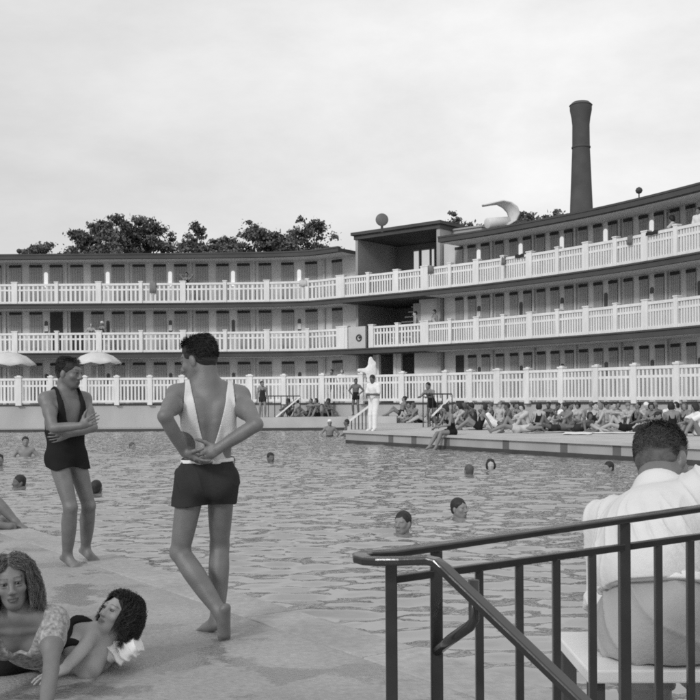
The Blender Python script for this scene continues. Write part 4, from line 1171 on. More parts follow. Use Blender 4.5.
# ------------------------------------------------------------------ the people close to the viewer
def hand(q, w, d, n, t, curl=(.5, .55, .6, .65), spread=.10, s=1.0, thumb=.6):
    """palm, four unequal jointed fingers and a thumb; d: towards the fingers, n: out of the palm, t: thumb side"""
    d, n = unit(d), np.asarray(n, float); n = unit(n - d * (n @ d)); t = unit(np.asarray(t, float) - d * (np.asarray(t, float) @ d)); t = unit(t - n * (t @ n))
    w = np.asarray(w, float)
    q.cap(w, w + d * .04 * s, .026 * s, .030 * s, .02, flat=(n, .7))
    q.cap(w + d * .03 * s + t * .016 * s, w + d * .085 * s + t * .024 * s, .024 * s, .017 * s, .012, flat=(n, .62))
    q.cap(w + d * .03 * s - t * .012 * s, w + d * .080 * s - t * .026 * s, .024 * s, .016 * s, .012, flat=(n, .62))
    for k, L in enumerate((.072, .080, .074, .058)):
        a = w + d * (.088 - .004 * abs(k - 1.2)) * s + t * (.030 - .0205 * k) * s
        dd = unit(d + t * spread * (1.3 - k)); r = .0088 - .0005 * k
        c = curl[k] * .75
        for seg, fr in enumerate((.46, .30, .24)):
            dd = unit(dd * math.cos(c) + n * math.sin(c)); b = a + dd * L * fr * s
            q.cap(a, b, r * s, (r - .0009) * s, .004); a = b; r -= .0008; c = curl[k]
    a = w + d * .022 * s + t * .026 * s; dd = unit(d * .55 + t * .75 + n * .35)
    for seg, L in enumerate((.042, .034, .026)):
        b = a + dd * L * s; q.cap(a, b, (.0135 - .0018 * seg) * s, (.012 - .002 * seg) * s, .006 if seg else .014); a = b
        dd = unit(dd + d * .35 * thumb + n * .30 * thumb)

M_skinA = mat('skin_near', .150, .42, var=.12, scale=14, bump=.18, bscale=220, spec=.5, tint=True, var2=.10, scale2=5)
M_skinF = mat('skin_woman', .165, .45, var=.08, scale=14, bump=.15, bscale=220, spec=.4, tint=True)
M_eye = mat('eyeball', .15, .25, tint=True)
def face_tint(J, lips=.62, stubble=.9):
    s = J['s'] * (.95 if J['fem'] else 1.0); c, U, F, Rt = J['H'], J['HU'], J['HF'], J['HR']
    def fn(V):
        p = V - c; r, f, u = (p @ Rt) / s, (p @ F) / s, (p @ U) / s
        t = np.ones(len(V)); front = f > .05
        lip = front & ((r / .026) ** 2 + ((u + .067) / .012) ** 2 < 1); t[lip] = lips
        for sg in (1, -1):
            bx = r * sg
            arch = .034 - ((bx - .034) / .03) ** 2 * .006
            t[front & (np.abs(bx - .033) < .022) & (np.abs(u - arch) < (.0034 if J['fem'] else .0048))] = .5 if J['fem'] else .35
            t[front & (((bx - .032) / .021) ** 2 + ((u - .006) / .0115) ** 2 < 1)] = .78
        jaw = (f > -.01) & (u < -.045) & (u > -.115); t[jaw & ~lip] *= stubble
        return t
    return fn
def eyes(J, root):
    s = J['s'] * (.95 if J['fem'] else 1.0); c, U, F, Rt = J['H'], J['HU'], J['HF'], J['HR']
    for sg in (1, -1):
        e = c + Rt * sg * .032 * s + F * .080 * s + U * .006 * s
        q = SDF(); q.ell(e, v3(.0125, .0125, .0095) * s, (Rt, F, U), .001)
        me = q.mesh(.0016, name='eye', pad=.006)
        def fn(V):
            p = V - e; d = np.hypot(p @ Rt, p @ U) / s
            return np.where((d < .0058) & (p @ F > 0), .06, np.where(np.abs(p @ U) > .0072 * s, .25, 1.0))
        set_tint(me, fn); link('eye', me, M_eye, root)
def hero_body(J, vox, hands, name='person', m=None, tint=True, extra=None):
    q = torso_full(J, 0).extend(limb_sdf(J)); head_sdf(J, q); s = J['s']
    for sd, sg in (('R', 1), ('L', -1)):
        if 'k' + sd in J:
            kf = unit((J['k' + sd] - J['h' + sd]) / .42 - (J['a' + sd] - J['k' + sd]) / .42 + J['F'] * .25)
            q.ell(J['k' + sd] + kf * .03 * s, v3(.03, .03, .034) * s, None, .025)
            sh = unit(J['a' + sd] - J['k' + sd]); bk = -J['F']; bk = unit(bk - sh * (bk @ sh))
            q.ell(J['k' + sd] + sh * .13 * s + bk * .026 * s, v3(.044, .04, .09) * s, (np.cross(sh, bk), bk, sh), .03)
        if 'e' + sd in J:
            q.ell(J['s' + sd] * .55 + J['e' + sd] * .45 + unit(J['e' + sd] - J['w' + sd]) * -.012 * s, v3(.046, .046, .05) * s, None, .04)
    for h in hands: hand(q, *h[0], **h[1])
    if extra: extra(q)
    me = q.mesh(vox, name=name)
    set_tint(me, face_tint(J)) if tint else set_tint(me, lambda V: np.ones(len(V)))
    return me, q

def folds(f=18, a=.004, seed=1, dirn=None):
    return lambda V: a * wob(V * (np.array(dirn) if dirn is not None else 1), f, seed, 3)

# --- man with folded arms, dark one-piece, at the pool edge
f = unit((.72, -.69, 0))
J = skeleton((-.015, .02, .915), (-.03, .02, 1), (.0, .0, 1), fwd=f, feet=[(.0, -.02, .085), (.075, .26, .10)], toes=[(.75, -.62, -.28), (.7, -.65, -.3)],
             hands=[(.20, -.31, 1.15), (.045, -.165, 1.075)], elbowpole=[(-.35, -.3, -.9), (.9, .35, -.45)], look=(1, -.36, -.05), head_up=(.13, -.04, 1), s=1.0, kneepole=[(.6, -.6, .3), (.6, -.6, .3)])
pA = G(68, 565, 0)
hr = unit(J['wR'] - J['eR']); hl = unit(J['wL'] - J['eL'])
hA = [((J['wR'], unit(hr + v3(.15, 0, .45)), v3(.1, .9, .1), v3(-.2, -.1, 1)), dict(curl=(.25, .4, .5, .55), spread=.08)),
      ((J['wL'], hl, v3(-.2, .9, .2), v3(0, 0, 1)), dict(curl=(.4, .4, .45, .5)))]
me, q = hero_body(J, .0062, hA)
oA = tag(link('person', me, M_skinA, None, pA), 'man in a dark one-piece swimsuit standing with folded arms at the pool edge, looking right', 'person')
def regA(X, Y, Z):
    u, r, fr = tor2(J, X, Y, Z); ar = np.abs(r)
    neck = np.where(fr > 0, u - (.035 + .25 * (ar / .088) ** 4), u - (.06 + .25 * (ar / .09) ** 4))
    arm = np.where(u > .0, ar - (.134 - np.maximum(u, 0) * .075), -1)
    return np.maximum(np.maximum(neck * .35, arm * .8), .795 - Z + .012 * np.sin(X * 30))
qs = torso_full(J).extend(trunk_sdf(J, .40)); link('swimsuit', qs.mesh(.006, .011, [regA], 'swimsuit', folds(22, .0022, 3)), M_cl['black'], oA)
link('hair', add_strands(hair_sdf(J, 'short').mesh(.006, name='hair', disp=hairdisp(.002, 90)), scalp_paths(J, 2200, 1, .036, 4, .06), .0030), M_hair['dark'], oA)
eyes(J, oA)

# --- man seen from behind, white singlet, hands clasped behind his back
f = unit((-.22, .97, 0))
J = skeleton((-.040, 0, .925), (.03, -.02, 1), (.02, .01, 1), fwd=f, feet=[(.005, .06, .09), (.045, -.13, .165)], toes=[(-.62, .72, -.25), (-.12, .42, -.88)],
             hands=[(.045, -.165, 1.075), (-.135, -.185, 1.055)], elbowpole=[(1, -.55, .05), (-.18, -1, -.1)], look=(-.9, .42, -.06), head_up=(-.28, .1, 1), s=1.0,
             kneepole=[(-.1, 1, .2), (-1, .45, .1)], sh_yaw=0)
pB = G(215, 636, 0)
hr = unit(J['wR'] - J['eR']); hl = unit(J['wL'] - J['eL'])
hB = [((J['wR'], unit(hr * .8 + v3(-.4, -.05, -.1)), v3(.1, -.8, .3), v3(-.1, 0, 1)), dict(curl=(.5, .55, .6, .7))),
      ((J['wL'], unit(v3(.75, -.05, -.45)), v3(0, .35, .9), v3(.2, -1, .5)), dict(curl=(.25, .3, .35, .4), spread=.16))]
me, q = hero_body(J, .0050, hB)
oB = tag(link('person', me, M_skinA, None, pB), 'man seen from behind in white singlet and dark trunks, hands clasped behind his back', 'person')
qs = trunk_sdf(J, .40)
for sd in 'RL': qs.cap(J['h' + sd], J['h' + sd] * .54 + J['k' + sd] * .46, .078, .076, .03)
link('swimming_trunks', qs.mesh(.005, .010, [lambda X, Y, Z: Z - 1.012, lambda X, Y, Z: .748 - Z + .018 * np.sin(X * 14 + 1) * .4 + (X + .05) * .0], 'swimming_trunks', lambda V: .004 * wob(V * np.array([1.6, 1.6, .5]), 26, 8, 3) + .006 * (1 - np.abs(np.sin(V[:, 0] * 38 + V[:, 2] * 16 + 2 * wob(V, 9, 4)))) ** 3 * np.clip((V[:, 2] - .74) / .1, 0, 1)), M_cl['dark'], oB)
qb = torso_sdf(J); link('belt', qb.mesh(.0045, .016, [lambda X, Y, Z: np.abs(Z - 1.0 - .03 * (X + .05)) - .010], 'belt'), M_cl['white'], oB)
def regB(X, Y, Z):
    u, r, fr = tor2(J, X, Y, Z); r = r + .0; ar = np.abs(r)
    vin = np.clip((u + .065) / .33, 0, 2) ** .62 * .096
    back = np.where(u > -.065, vin - ar, -.1)
    front = u - (.10 + np.clip((ar - .05) * 3, 0, .5))
    vee = np.where(fr < .03, back, front * .5)
    arm = np.where(u > .06, ar - (.158 - np.maximum(u - .06, 0) * .09), -1)
    hole = (1 - np.sqrt(((ar - .150) / .075) ** 2 + ((u + .035) / .085) ** 2)) * .07
    return np.maximum(np.maximum(vee * .85, arm), hole)
qs = torso_full(J)
link('singlet', qs.mesh(.0042, .008, [regB, lambda X, Y, Z: .985 - Z], 'singlet', folds(24, .0012, 4)), mat('singlet_knit', .60, .85, var=.05, scale=10, bump=.2, bscale=120), oB)
link('hair', add_strands(hair_sdf(J, 'short').mesh(.005, name='hair', disp=lambda V: .003 * wob(V * np.array([1, 1, 2.0]), 60, 5)), scalp_paths(J, 4200, 2, .045, 5, .09), .0026), M_hair['dark'], oB)
eyes(J, oB)

# --- man in a white shirt seated on a bench beyond the railing
f = unit((.60, .80, 0))
pC = Vector((.950, 3.12, 0))
J = skeleton((0, 0, .650), (.04, .42, 1), (.36, .85, .62), fwd=f, feet=[(.46, .50, .10), (.20, .70, .10)], hands=[(.70, .22, .98), (.0, .54, .66)],
             elbowpole=[(.7, -.6, .5), (-.2, -.6, -.8)], look=(.72, .65, -.35), head_up=(.22, .60, .72), kneepole=[(.4, .4, 1), (.1, .5, 1)], s=1.0)
hC = [((J['wR'], unit(J['wR'] - J['eR']), v3(0, 0, -1), v3(-.5, 1, 0)), {}), ((J['wL'], v3(-.1, .6, -.35), v3(0, 0, -1), v3(1, .3, 0)), dict(curl=(.2, .2, .25, .3)))]
me, q = hero_body(J, .005, hC)
oC = tag(link('person', me, M_skinA, None, pC), 'man in a loose white shirt sitting on a bench beyond the black railing, back turned', 'person')
qs = torso_sdf(J); s = 1.0
qs.ell(J['A'] - J['F'] * .035 + J['U2'] * .06, v3(.155, .13, .22), (J['R2'], J['F2'], J['U2']), .05)
qs.ell(J['P'] + J['U'] * .15 - J['F'] * .01, v3(.142, .12, .08), (J['R'], J['F'], J['U']), .05)
for sd, l in (('R', 1.0), ('L', 1.0)):
    qs.cap(J['s' + sd], J['e' + sd], .060, .050, .04); qs.cap(J['e' + sd], J['e' + sd] * .55 + J['w' + sd] * .45, .054, .046, .03)
qs.cap(J['N'] + J['HU'] * .02 - J['F2'] * .01, J['N'] + J['HU'] * .045, .068, .064, .02)
def shirtd(V):
    u = (V - J['A']) @ J['U2']; r = (V - J['A']) @ J['R2']
    low = np.clip((.20 - u) / .28, 0, 1) * np.clip((u + .105) / .06, 0, 1)
    ph = r * 62 + 1.6 * np.sin(u * 9 + 1) + 9 * u * np.sign(r) + 1.6 * wob(V, 8, 2)
    g1 = ((1 - np.abs(np.sin(ph))) ** 2 - .3) * .020 * low * (.6 + .4 * wob(V, 6, 9))
    ph2 = u * 26 + np.abs(r) * 48 + 2.4 * wob(V, 7, 6)
    g2 = ((1 - np.abs(np.sin(ph2))) ** 3) * .012 * np.clip((np.abs(r) - .06) / .12, 0, 1)
    return g1 + g2 + .006 * wob(V * np.array([1.4, 1.4, .7]), 15, 11, 3)
link('shirt', qs.mesh(.0042, .014, [lambda X, Y, Z: -(tor(J, X, Y, Z)[0] - .095), lambda X, Y, Z: ((X - J['H'][0]) * J['HU'][0] + (Y - J['H'][1]) * J['HU'][1] + (Z - J['H'][2]) * J['HU'][2]) + .095], 'shirt', shirtd),
     mat('shirt_cotton', .62, .85, var=.04, scale=6, bump=.15, bscale=60), oC)
qt = SDF(); qt.ell(J['P'] - v3(0, 0, .0), v3(.150, .122, .14), (J['R'], J['F'], J['U']), .05); qt.ell(J['P'] - v3(0, 0, .065) + f * .04, v3(.17, .165, .06), (np.cross(f, v3(0, 0, 1)), f, v3(0, 0, 1)), .08)
for sd in 'RL':
    qt.cap(J['h' + sd] + J['F'] * .04, J['k' + sd], .095, .085, .10); qt.cap(J['k' + sd], J['a' + sd] * .93 + J['k' + sd] * .07, .082, .072, .03)
qt.extend(torso_sdf(J))
link('trousers', qt.mesh(.006, .008, [lambda X, Y, Z: tor(J, X, Y, Z)[0] - .12, lambda X, Y, Z: np.where((X - J['P'][0]) * f[0] + (Y - J['P'][1]) * f[1] < .2, .537 - Z, -1)], 'trousers', lambda V: .012 * (1 - np.abs(np.sin((V[:, 2] - .65) * 26 + (V[:, 0] * .8 - V[:, 1] * .6) * 22 + 2.5 * wob(V, 7, 3)))) ** 3 + .008 * wob(V, 15, 13)), mat('trouser_drill', .34, .9, var=.06, scale=6, bump=.2, bscale=80), oC)
qb = torso_sdf(J); qb.ell(J['P'] + J['U'] * .11, v3(.142, .12, .08), (J['R'], J['F'], J['U']), .05)
link('belt', qb.mesh(.005, .027, [lambda X, Y, Z: np.abs(tor(J, X, Y, Z)[0] - .108) - .013], 'belt'), M_cl['white'], oC)
link('hair', add_strands(hair_sdf(J, 'short').mesh(.0045, name='hair', disp=lambda V: .0025 * wob(V * np.array([1, 1, 2.0]), 60, 5)), scalp_paths(J, 8000, 3, .032, 4, .08), .0016), M_hair['mid'], oC)
ql = SDF(); 
for sd in 'RL':
    d = unit(J['t' + sd] - J['a' + sd]); ql.cap(J['a' + sd] - d * .05 - v3(0, 0, .045), J['a' + sd] + d * .17 - v3(0, 0, .05), .045, .04, .02)
link('shoe', ql.mesh(.008, name='shoe'), M_cl['black'], oC)

# --- woman with wavy hair, facing the viewer
f = unit((.06, -1, -.25))
pD = Vector((-1.445, 4.55, 0))
J = skeleton((-.12, .46, .125), (.12, -.9, .16), (.02, -.69, .56), fwd=f, feet=[(-.85, .85, .07), (-.75, 1.0, .07)], hands=[(-.16, -.36, .045), (.16, -.36, .045)],
             kneepole=[(-.2, .3, -1), (-.2, .3, -1)], elbowpole=[(-.5, .3, -1), (.55, .3, -1)], look=(.30, -1, .05), head_up=(-.12, -.02, 1), female=True, s=1.0, toes=[(-.6, .6, -.1), (-.6, .6, -.1)])
hD = [((J['wR'], v3(.3, -.8, -.1), v3(0, 0, -1), v3(1, 0, 0)), dict(curl=(.1, .1, .12, .15))), ((J['wL'], v3(-.4, -.8, -.1), v3(0, 0, -1), v3(-1, 0, 0)), dict(curl=(.1, .1, .12, .15)))]
me, q = hero_body(J, .0045, hD)
set_t = me.attributes['tint']; fn = face_tint(J, .5, 1.0)
VV = np.zeros(len(me.vertices) * 3, np.float32); me.vertices.foreach_get('co', VV); set_t.data.foreach_set('value', fn(VV.reshape(-1, 3)).astype(np.float32))
oD = tag(link('person', me, M_skinF, None, pD), 'woman with wavy hair lying propped on her elbows at the lower left, facing the viewer', 'person')
qs = torso_sdf(J)
for sd in 'RL': qs.cap(J['s' + sd], J['s' + sd] * .6 + J['e' + sd] * .4, .052, .050, .03)
def regD(X, Y, Z):
    u, r, fr = tor2(J, X, Y, Z); ar = np.abs(r)
    return np.maximum((u - (.175 + np.clip((ar - .03) * 1.6, 0, .5))) * .6, -(u + .45))
link('top', qs.mesh(.006, .012, [regD], 'top', folds(20, .005, 5)), mat('knit_top', .30, .9, var=.45, scale=55, bump=.3, bscale=80), oD)
qk = trunk_sdf(J, .75); link('skirt', qk.mesh(.008, .02, [lambda X, Y, Z: tor(J, X, Y, Z)[0] - .14], 'skirt', folds(20, .006, 7)), M_cl['pale'], oD)
M_hair['wavy'] = mat('hair_wavy', .13, .45, var=.45, scale=26, bump=.5, bscale=140, stretch=(2.2, 2.2, .6), spec=.5)
def big_hair(J, locks, seed, vox, amp, spread):
    g = np.random.default_rng(seed); s = J['s'] * .95; c, U, F, Rt = J['H'], J['HU'], J['HF'], J['HR']
    h = SDF(); h.ell(c + U * .045 * s - F * .022 * s, v3(.088, .098, .088) * s, (Rt, F, U), .02)
    for i in range(locks):
        a = g.uniform(-2.15, 2.15)       # angle round the head, 0 = back
        r0 = v3(0, 0, 0) + Rt * math.sin(a) * .078 - F * math.cos(a) * .095
        p = c + r0 * .55 * s + U * (.115 + g.uniform(-.02, .01)) * s; dn = g.uniform(.12, .25); w = g.uniform(0, 6.28); lw = g.uniform(.011, .019)
        for k in range(6):
            t = (k + 1) / 6
            qn = c + r0 * (.9 + spread * t + .12 * math.sin(w + t * 7)) * s + U * (.11 - dn * t * 1.05) * s + Rt * .012 * math.sin(w + t * 9)
            h.cap(p, qn, lw * s * (1 - .25 * t), lw * s * .95 * (1 - .3 * t), .006); p = qn
    h.ell(c + F * .085 * s - U * .035 * s, v3(.064, .08, .098) * s, (Rt, F, U), .012, sub=True)
    return h.mesh(vox, name='hair', disp=lambda V: amp * wob(V * np.array([1.6, 1.6, .8]), 75, seed) + amp * .5 * wob(V, 190, seed + 1))
link('hair', add_strands(big_hair(J, 0, 4, .004, .003, .16), scalp_paths(J, 14000, 4, .225, 13, .42, 'wavy'), .0020), M_hair['wavy'], oD); eyes(J, oD)

# --- woman lying with her head on a white towel
pE = Vector((-1.135, 4.96, 0))
J = skeleton((-.56, .06, .115), (1, -.06, .00), (1, -.06, .03), fwd=(0, -.62, .8), feet=[(-1.28, .22, .07), (-1.30, .42, .07)], hands=[(-.22, -.58, .05), (-.30, .28, .05)],
             kneepole=[(0, -.4, 1), (0, .2, 1)], elbowpole=[(.6, -.2, .1), (.3, 1, 0)], look=(-.62, -.75, .22), head_up=(.42, .30, .85), female=True, s=.94, toes=[(-.6, -.2, .6), (-.6, .2, .6)])
hE = [((J['wR'], v3(-.5, -.8, -.05), v3(0, 0, -1), v3(-1, .5, 0)), dict(curl=(.2, .2, .2, .2))), ((J['wL'], v3(-1, .1, -.05), v3(0, 0, -1), v3(0, -1, 0)), dict(curl=(.2, .2, .2, .2)))]
me, q = hero_body(J, .0055, hE)
fn = face_tint(J, .5, 1.0); VV = np.zeros(len(me.vertices) * 3, np.float32); me.vertices.foreach_get('co', VV); me.attributes['tint'].data.foreach_set('value', fn(VV.reshape(-1, 3)).astype(np.float32))
oE = tag(link('person', me, mat('skin_fair', .34, .48, var=.06, scale=9, bump=.05, bscale=150, tint=True), None, pE), 'dark curly-haired woman lying on the deck, head propped on a white towel', 'person')
clothes(J, 'onepiece', .007, 'swimsuit', M_cl['black'], oE, scoop=.15, disp=folds(20, .002, 5))
link('hair', add_strands(big_hair(J, 0, 9, .0045, .006, .25), scalp_paths(J, 12000, 5, .19, 13, .62, 'curly'), .0022), M_hair['dark'], oE); eyes(J, oE)
q = SDF()
hp = J['H'] - J['HU'] * .02 + v3(.0, -.02, .045)
q.cap(hp + v3(.06, -.02, -.17), hp + v3(.01, -.05, -.20), .050, .045, .03); q.cap(hp + v3(.09, -.05, -.19), hp + v3(.05, -.10, -.215), .045, .035, .03)
q.cap(hp + v3(.03, .08, -.17), hp + v3(.09, .03, -.19), .055, .05, .04)
tag(link('towel', q.mesh(.006, name='towel', disp=lambda V: .008 * wob(V, 30, 3) + .014 * (1 - np.abs(np.sin(V[:, 0] * 60 + V[:, 2] * 45 + 2.5 * wob(V, 14, 8)))) ** 2 - .012), M_cl['white'], None, pE), 'crumpled white towel under the head of the lying curly-haired woman', 'towel')

# --- legs reaching in from the left: a person sitting at the pool edge
J = skeleton((0, 0, .12), (0, .5, 1), (0, .3, 1), feet=[(-.06, -.62, .075), (-.16, -.48, .06)], hands=[(-.24, .45, .05), (.24, .45, .05)], kneepole=[(.1, -.2, 1), (1, -.5, .02)], elbowpole=[(-.2, 1, 0), (.2, 1, 0)], look=(.2, -1, 0), toes=[(-.05, -1, -.25), (.4, -1, -.2)])
pt = G(24, 527, 0)
q = torso_sdf(J).extend(limb_sdf(J)); simple_hands(J, q); head_sdf(J, q); me = q.mesh(.007, name='person'); set_tint(me, lambda V: np.ones(len(V)))
oF = tag(link('person', me, M_skinA, None, Vector((pt.x - .66, pt.y - .06, 0)), R(88)), 'person sitting at the left edge of view, only the bent legs showing on the deck', 'person')
clothes(J, 'trunks', .01, 'swimming_trunks', M_cl['black'], oF); link('hair', hair_sdf(J).mesh(.008, name='hair'), M_hair['dark'], oF)

# ------------------------------------------------------------------ things
# bench under the seated man
bn = empty('bench', (.9, 3.2, 0), 'low white-topped bench carrying the man in the white shirt', 'bench')
def bx(mb, x0, x1, y0, y1, z0, z1): mb.box(((x0+x1)/2, (y0+y1)/2, (z0+z1)/2), (x1-x0, y1-y0, z1-z0))
mb = MB(); bx(mb, .70, 1.6, 2.96, 3.46, .495, .535); mb.build('seat', mat('bench_white', .7, .5, var=.06, scale=3), bn, bevel=.006)
for x in (.74, 1.56):
    for y in (3.03, 3.41):
        mb = MB(); mb.box((x, y, .2475), (.045, .045, .495)); mb.build('leg', mat('bench_dark', .06, .6), bn)

# black iron stair railing in front
M_iron = mat('black_iron', .022, .17, var=.25, scale=14, bump=.02, bscale=60, spec=.6)
M_railtop = M_iron
def RY(px): return 2.2 + (px - 436) / 254 * .42
def toprail(px): return 547 - (px - 436) * .1457
def midrail(px): return 579.5 - (px - 391) * .1395
ra = empty('stair_railing', (.3, 2.2, 0), 'black iron stair railing with a curled handrail end, close to the viewer', 'railing')
pts = [W(p, toprail(p), RY(p)) for p in (980, 860, 740, 690, 560, 436, 392)]
pts += [W(376, 554.3, 2.10), W(366, 554.8, 2.08), W(360.5, 556.5, 2.055), W(361, 558.8, 2.03), W(367, 560.6, 2.012), W(378, 561.2, 2.0), W(400, 561, 1.99), W(427, 560, 1.98), W(436, 562, 1.972), W(444, 568.5, 1.962), W(452, 576.5, 1.95), W(522, 643, 1.86), W(600, 718, 1.76), W(660, 775, 1.69)]
mb = MB(); mb.sweep(pts, .034, .016); mb.build('handrail', M_iron, ra, bevel=.004)
mb = MB(); mb.sweep([W(p, midrail(p), RY(p)) for p in (980, 860, 740, 690, 560, 436, 391)], .016, .017); mb.build('lower_rail', M_iron, ra, bevel=.002)
px_ = [391, 436, 479, 519, 556, 592, 624, 658, 690, 721, 751, 780, 808]
for p in px_:
    thick = p in (391, 436, 624, 780)
    tp = W(p, (toprail(p) + 3) if p in (436, 624, 780) else (midrail(p) + 2 if p != 391 else 564), RY(p) if p != 391 else 2.06)
    w = .0265 if p in (436, 624, 780) else (.024 if thick else .0185)
    mb = MB(); mb.box((tp.x, tp.y, tp.z / 2), (w, w, tp.z)); mb.build('post' if thick else 'baluster', M_iron, ra, bevel=.002)
mb = MB(); a = W(474, 600, 2.0); mb.tube([a + Vector((0, 0, .04)), W(474, 620, 2.0), W(470, 626, 2.0), W(450, 640, 2.05), W(437, 651, 2.19)], .011, 8); mb.build('brace', M_iron, ra, smooth=True)

# parasols on the terrace
def parasol(px, label, rad):
    top = W(px, 352, 51.7); t = empty('parasol', (top.x, top.y, ZT), label, 'parasol', 'parasols on the terrace')
    mb = MB(); n = 32; pr = [(.03, 0), (.35, -.05), (.72, -.19), (1.0, -.42), (1.1, -.56)]
    for r, z in pr:
        for k in range(n):
            a = 2 * math.pi * k / n; sc_ = 1 + .035 * math.cos(8 * a) * (r > .3)
            mb.v.append(top + Vector((r * rad * math.cos(a) * sc_, r * rad * math.sin(a) * sc_, z * rad + (.05 * math.cos(8 * a) if r > 1.05 else 0))))
    for i in range(len(pr) - 1):
        for k in range(n): mb.f.append((i*n+k, i*n+(k+1) % n, (i+1)*n+(k+1) % n, (i+1)*n+k))
    o = mb.build('canopy', mat('canvas', .62, .85, var=.06, scale=3), t, smooth=True); so = o.modifiers.new('thick', 'SOLIDIFY'); so.thickness = .012
    mb = MB(); mb.tube([(top.x, top.y, ZT), (top.x, top.y, top.z + .12)], .03, 8); mb.build('pole', M_white, t, smooth=True)
    for k in range(8):
        a = 2 * math.pi * k / 8; mb = MB(); mb.tube([top + Vector((0, 0, -.12)), top + Vector((.72*rad*math.cos(a), .72*rad*math.sin(a), -.24*rad)), top + Vector((1.05*rad*math.cos(a), 1.05*rad*math.sin(a), -.56*rad))], .012, 5); mb.build('rib', M_dark, t)
parasol(8, 'pale parasol at the left edge of the terrace, cut by the frame', 1.28)
parasol(97, 'pale parasol behind the head of the man with folded arms', 1.12)

# white ventilator cowl on the roof of the right wing
cw = empty('roof_cowl', W(498, 229, 45.5), 'white drum with a curved hood standing on the roof of the curving wing', 'ventilator')
M_cowl = mat('cowl_white', .62, .5, var=.08, scale=3)
a, b = W(487, 223.5, 45.2), W(508, 222, 45.8); mb = MB(); mb.tube([a, a + (b-a)*.02, b - (b-a)*.02, b], [.20, .25, .25, .2], 20); mb.build('drum', M_cowl, cw, smooth=True)
mb = MB(); prof = [(505, 226, .25), (511, 222, .38), (513.5, 215, .42), (511.5, 208.5, .42), (506, 203.5, .38), (499, 201, .3), (491, 202.5, .18), (482, 204.5, .12)]
for px, py, hw in prof:
    c = W(px, py, 45.6)
    for k in range(7):
        u = (k - 3) / 3; mb.v.append(c + Vector((-.42 * u * hw + .06 * u * u, .85 * u * hw, -.16 * u * hw - .05 * u * u)))
for i in range(len(prof)-1):
    for k in range(6): mb.f.append((i*7+k, i*7+k+1, (i+1)*7+k+1, (i+1)*7+k))
o = mb.build('hood', M_cowl, cw, smooth=True); so = o.modifiers.new('thick', 'SOLIDIFY'); so.thickness = .05
mb = MB(); bz = W(498, 230, 45.5); mb.box(bz + Vector((0, 0, -.12)), (.5, .4, .5)); mb.build('base', M_roof, cw)
# little ball finials on the roofs
for px, py, Y, l in ((19, 251, 53.5, 'small dark ball lamp on the flat roof at the far left'), (639, 190.5, 38.5, 'small dark lamp on a stem on the roof of the curving wing')):
    c = W(px, py, Y); t = empty('roof_lamp', (c.x, c.y, 9.05 if px < 300 else 8.87), l, 'lamp')
    mb = MB(); mb.lathe([(.02, -.13), (.10, -.09), (.14, 0), (.10, .09), (.02, .13)], c, 12); mb.build('globe', M_dark, t, smooth=True)
    mb = MB(); mb.tube([(c.x, c.y, t.location.z), (c.x, c.y, c.z - .1)], .025, 6); mb.build('stem', M_dark, t)

# white cloth hung up in the dark doorway behind the man in white
q = SDF(); o_ = W(368, 366, 47.0); O = np.array(o_)
P_ = lambda px, py: np.array(W(px, py, 47.0)) - O
q.cap(P_(371, 359), P_(371, 372), .10, .22, .1, flat=((0, 1, 0), .4)); q.cap(P_(374.5, 363), P_(373, 373), .08, .12, .1, flat=((0, 1, 0), .4)); q.cap(P_(369, 370), P_(359.5, 370.5), .14, .09, .1, flat=((0, 1, 0), .4)); q.cap(P_(371, 372), P_(371, 381), .2, .2, .1, flat=((0, 1, 0), .4))
tag(link('hanging_cloth', q.mesh(.02, name='hanging_cloth', disp=lambda V: .02 * wob(V, 12, 3)), M_cl['white'], None, o_), 'white cloth hung up in front of the dark doorway, behind the man in white', 'cloth')

# stair rails round the far end of the pool
def stair_rail(label, Y, diag, flat, base_py, zb):
    a = W(*diag[0], Y); t = empty('stair_rail', (a.x, Y, zb), label, 'railing', 'stair rails at the far end of the pool')
    mb = MB(); mb.bar(a, W(*diag[1], Y), .07, .07); mb.build('handrail', M_white, t)
    if flat:
        mb = MB(); mb.bar(W(*flat[0], Y), W(*flat[1], Y), .04, .05); mb.build('top_bar', M_iron, t)
    x0, x1 = (flat[0][0], flat[1][0]) if flat else (diag[0][0] + 2, diag[1][0])
    n = 7
    for i in range(n):
        p = x0 + (x1 - x0) * i / (n - 1)
        if flat: py = flat[0][1]
        else: py = diag[0][1] + (diag[1][1] - diag[0][1]) * (p - diag[0][0]) / (diag[1][0] - diag[0][0])
        tp = W(p, py, Y); mb = MB(); mb.box((tp.x, Y, (tp.z - .02 + zb) / 2), (.035, .035, tp.z - .02 - zb)); mb.build('baluster', M_iron, t)
stair_rail('far stair rail with dark bars beside the seated row on the platform', 47.6, ((276, 417), (300, 397)), ((262, 396), (300, 396)), 415, .545)
stair_rail('pool corner stair rail with a white sloping handrail, left of the man in white', 34.2, ((349.5, 421), (373, 403)), None, 430, ZD)
stair_rail('stair rail in front of the leaning bather in black, above the edge sitter', 36.5, ((432, 416), (451, 397)), ((423, 394), (452, 394)), 418, .33)

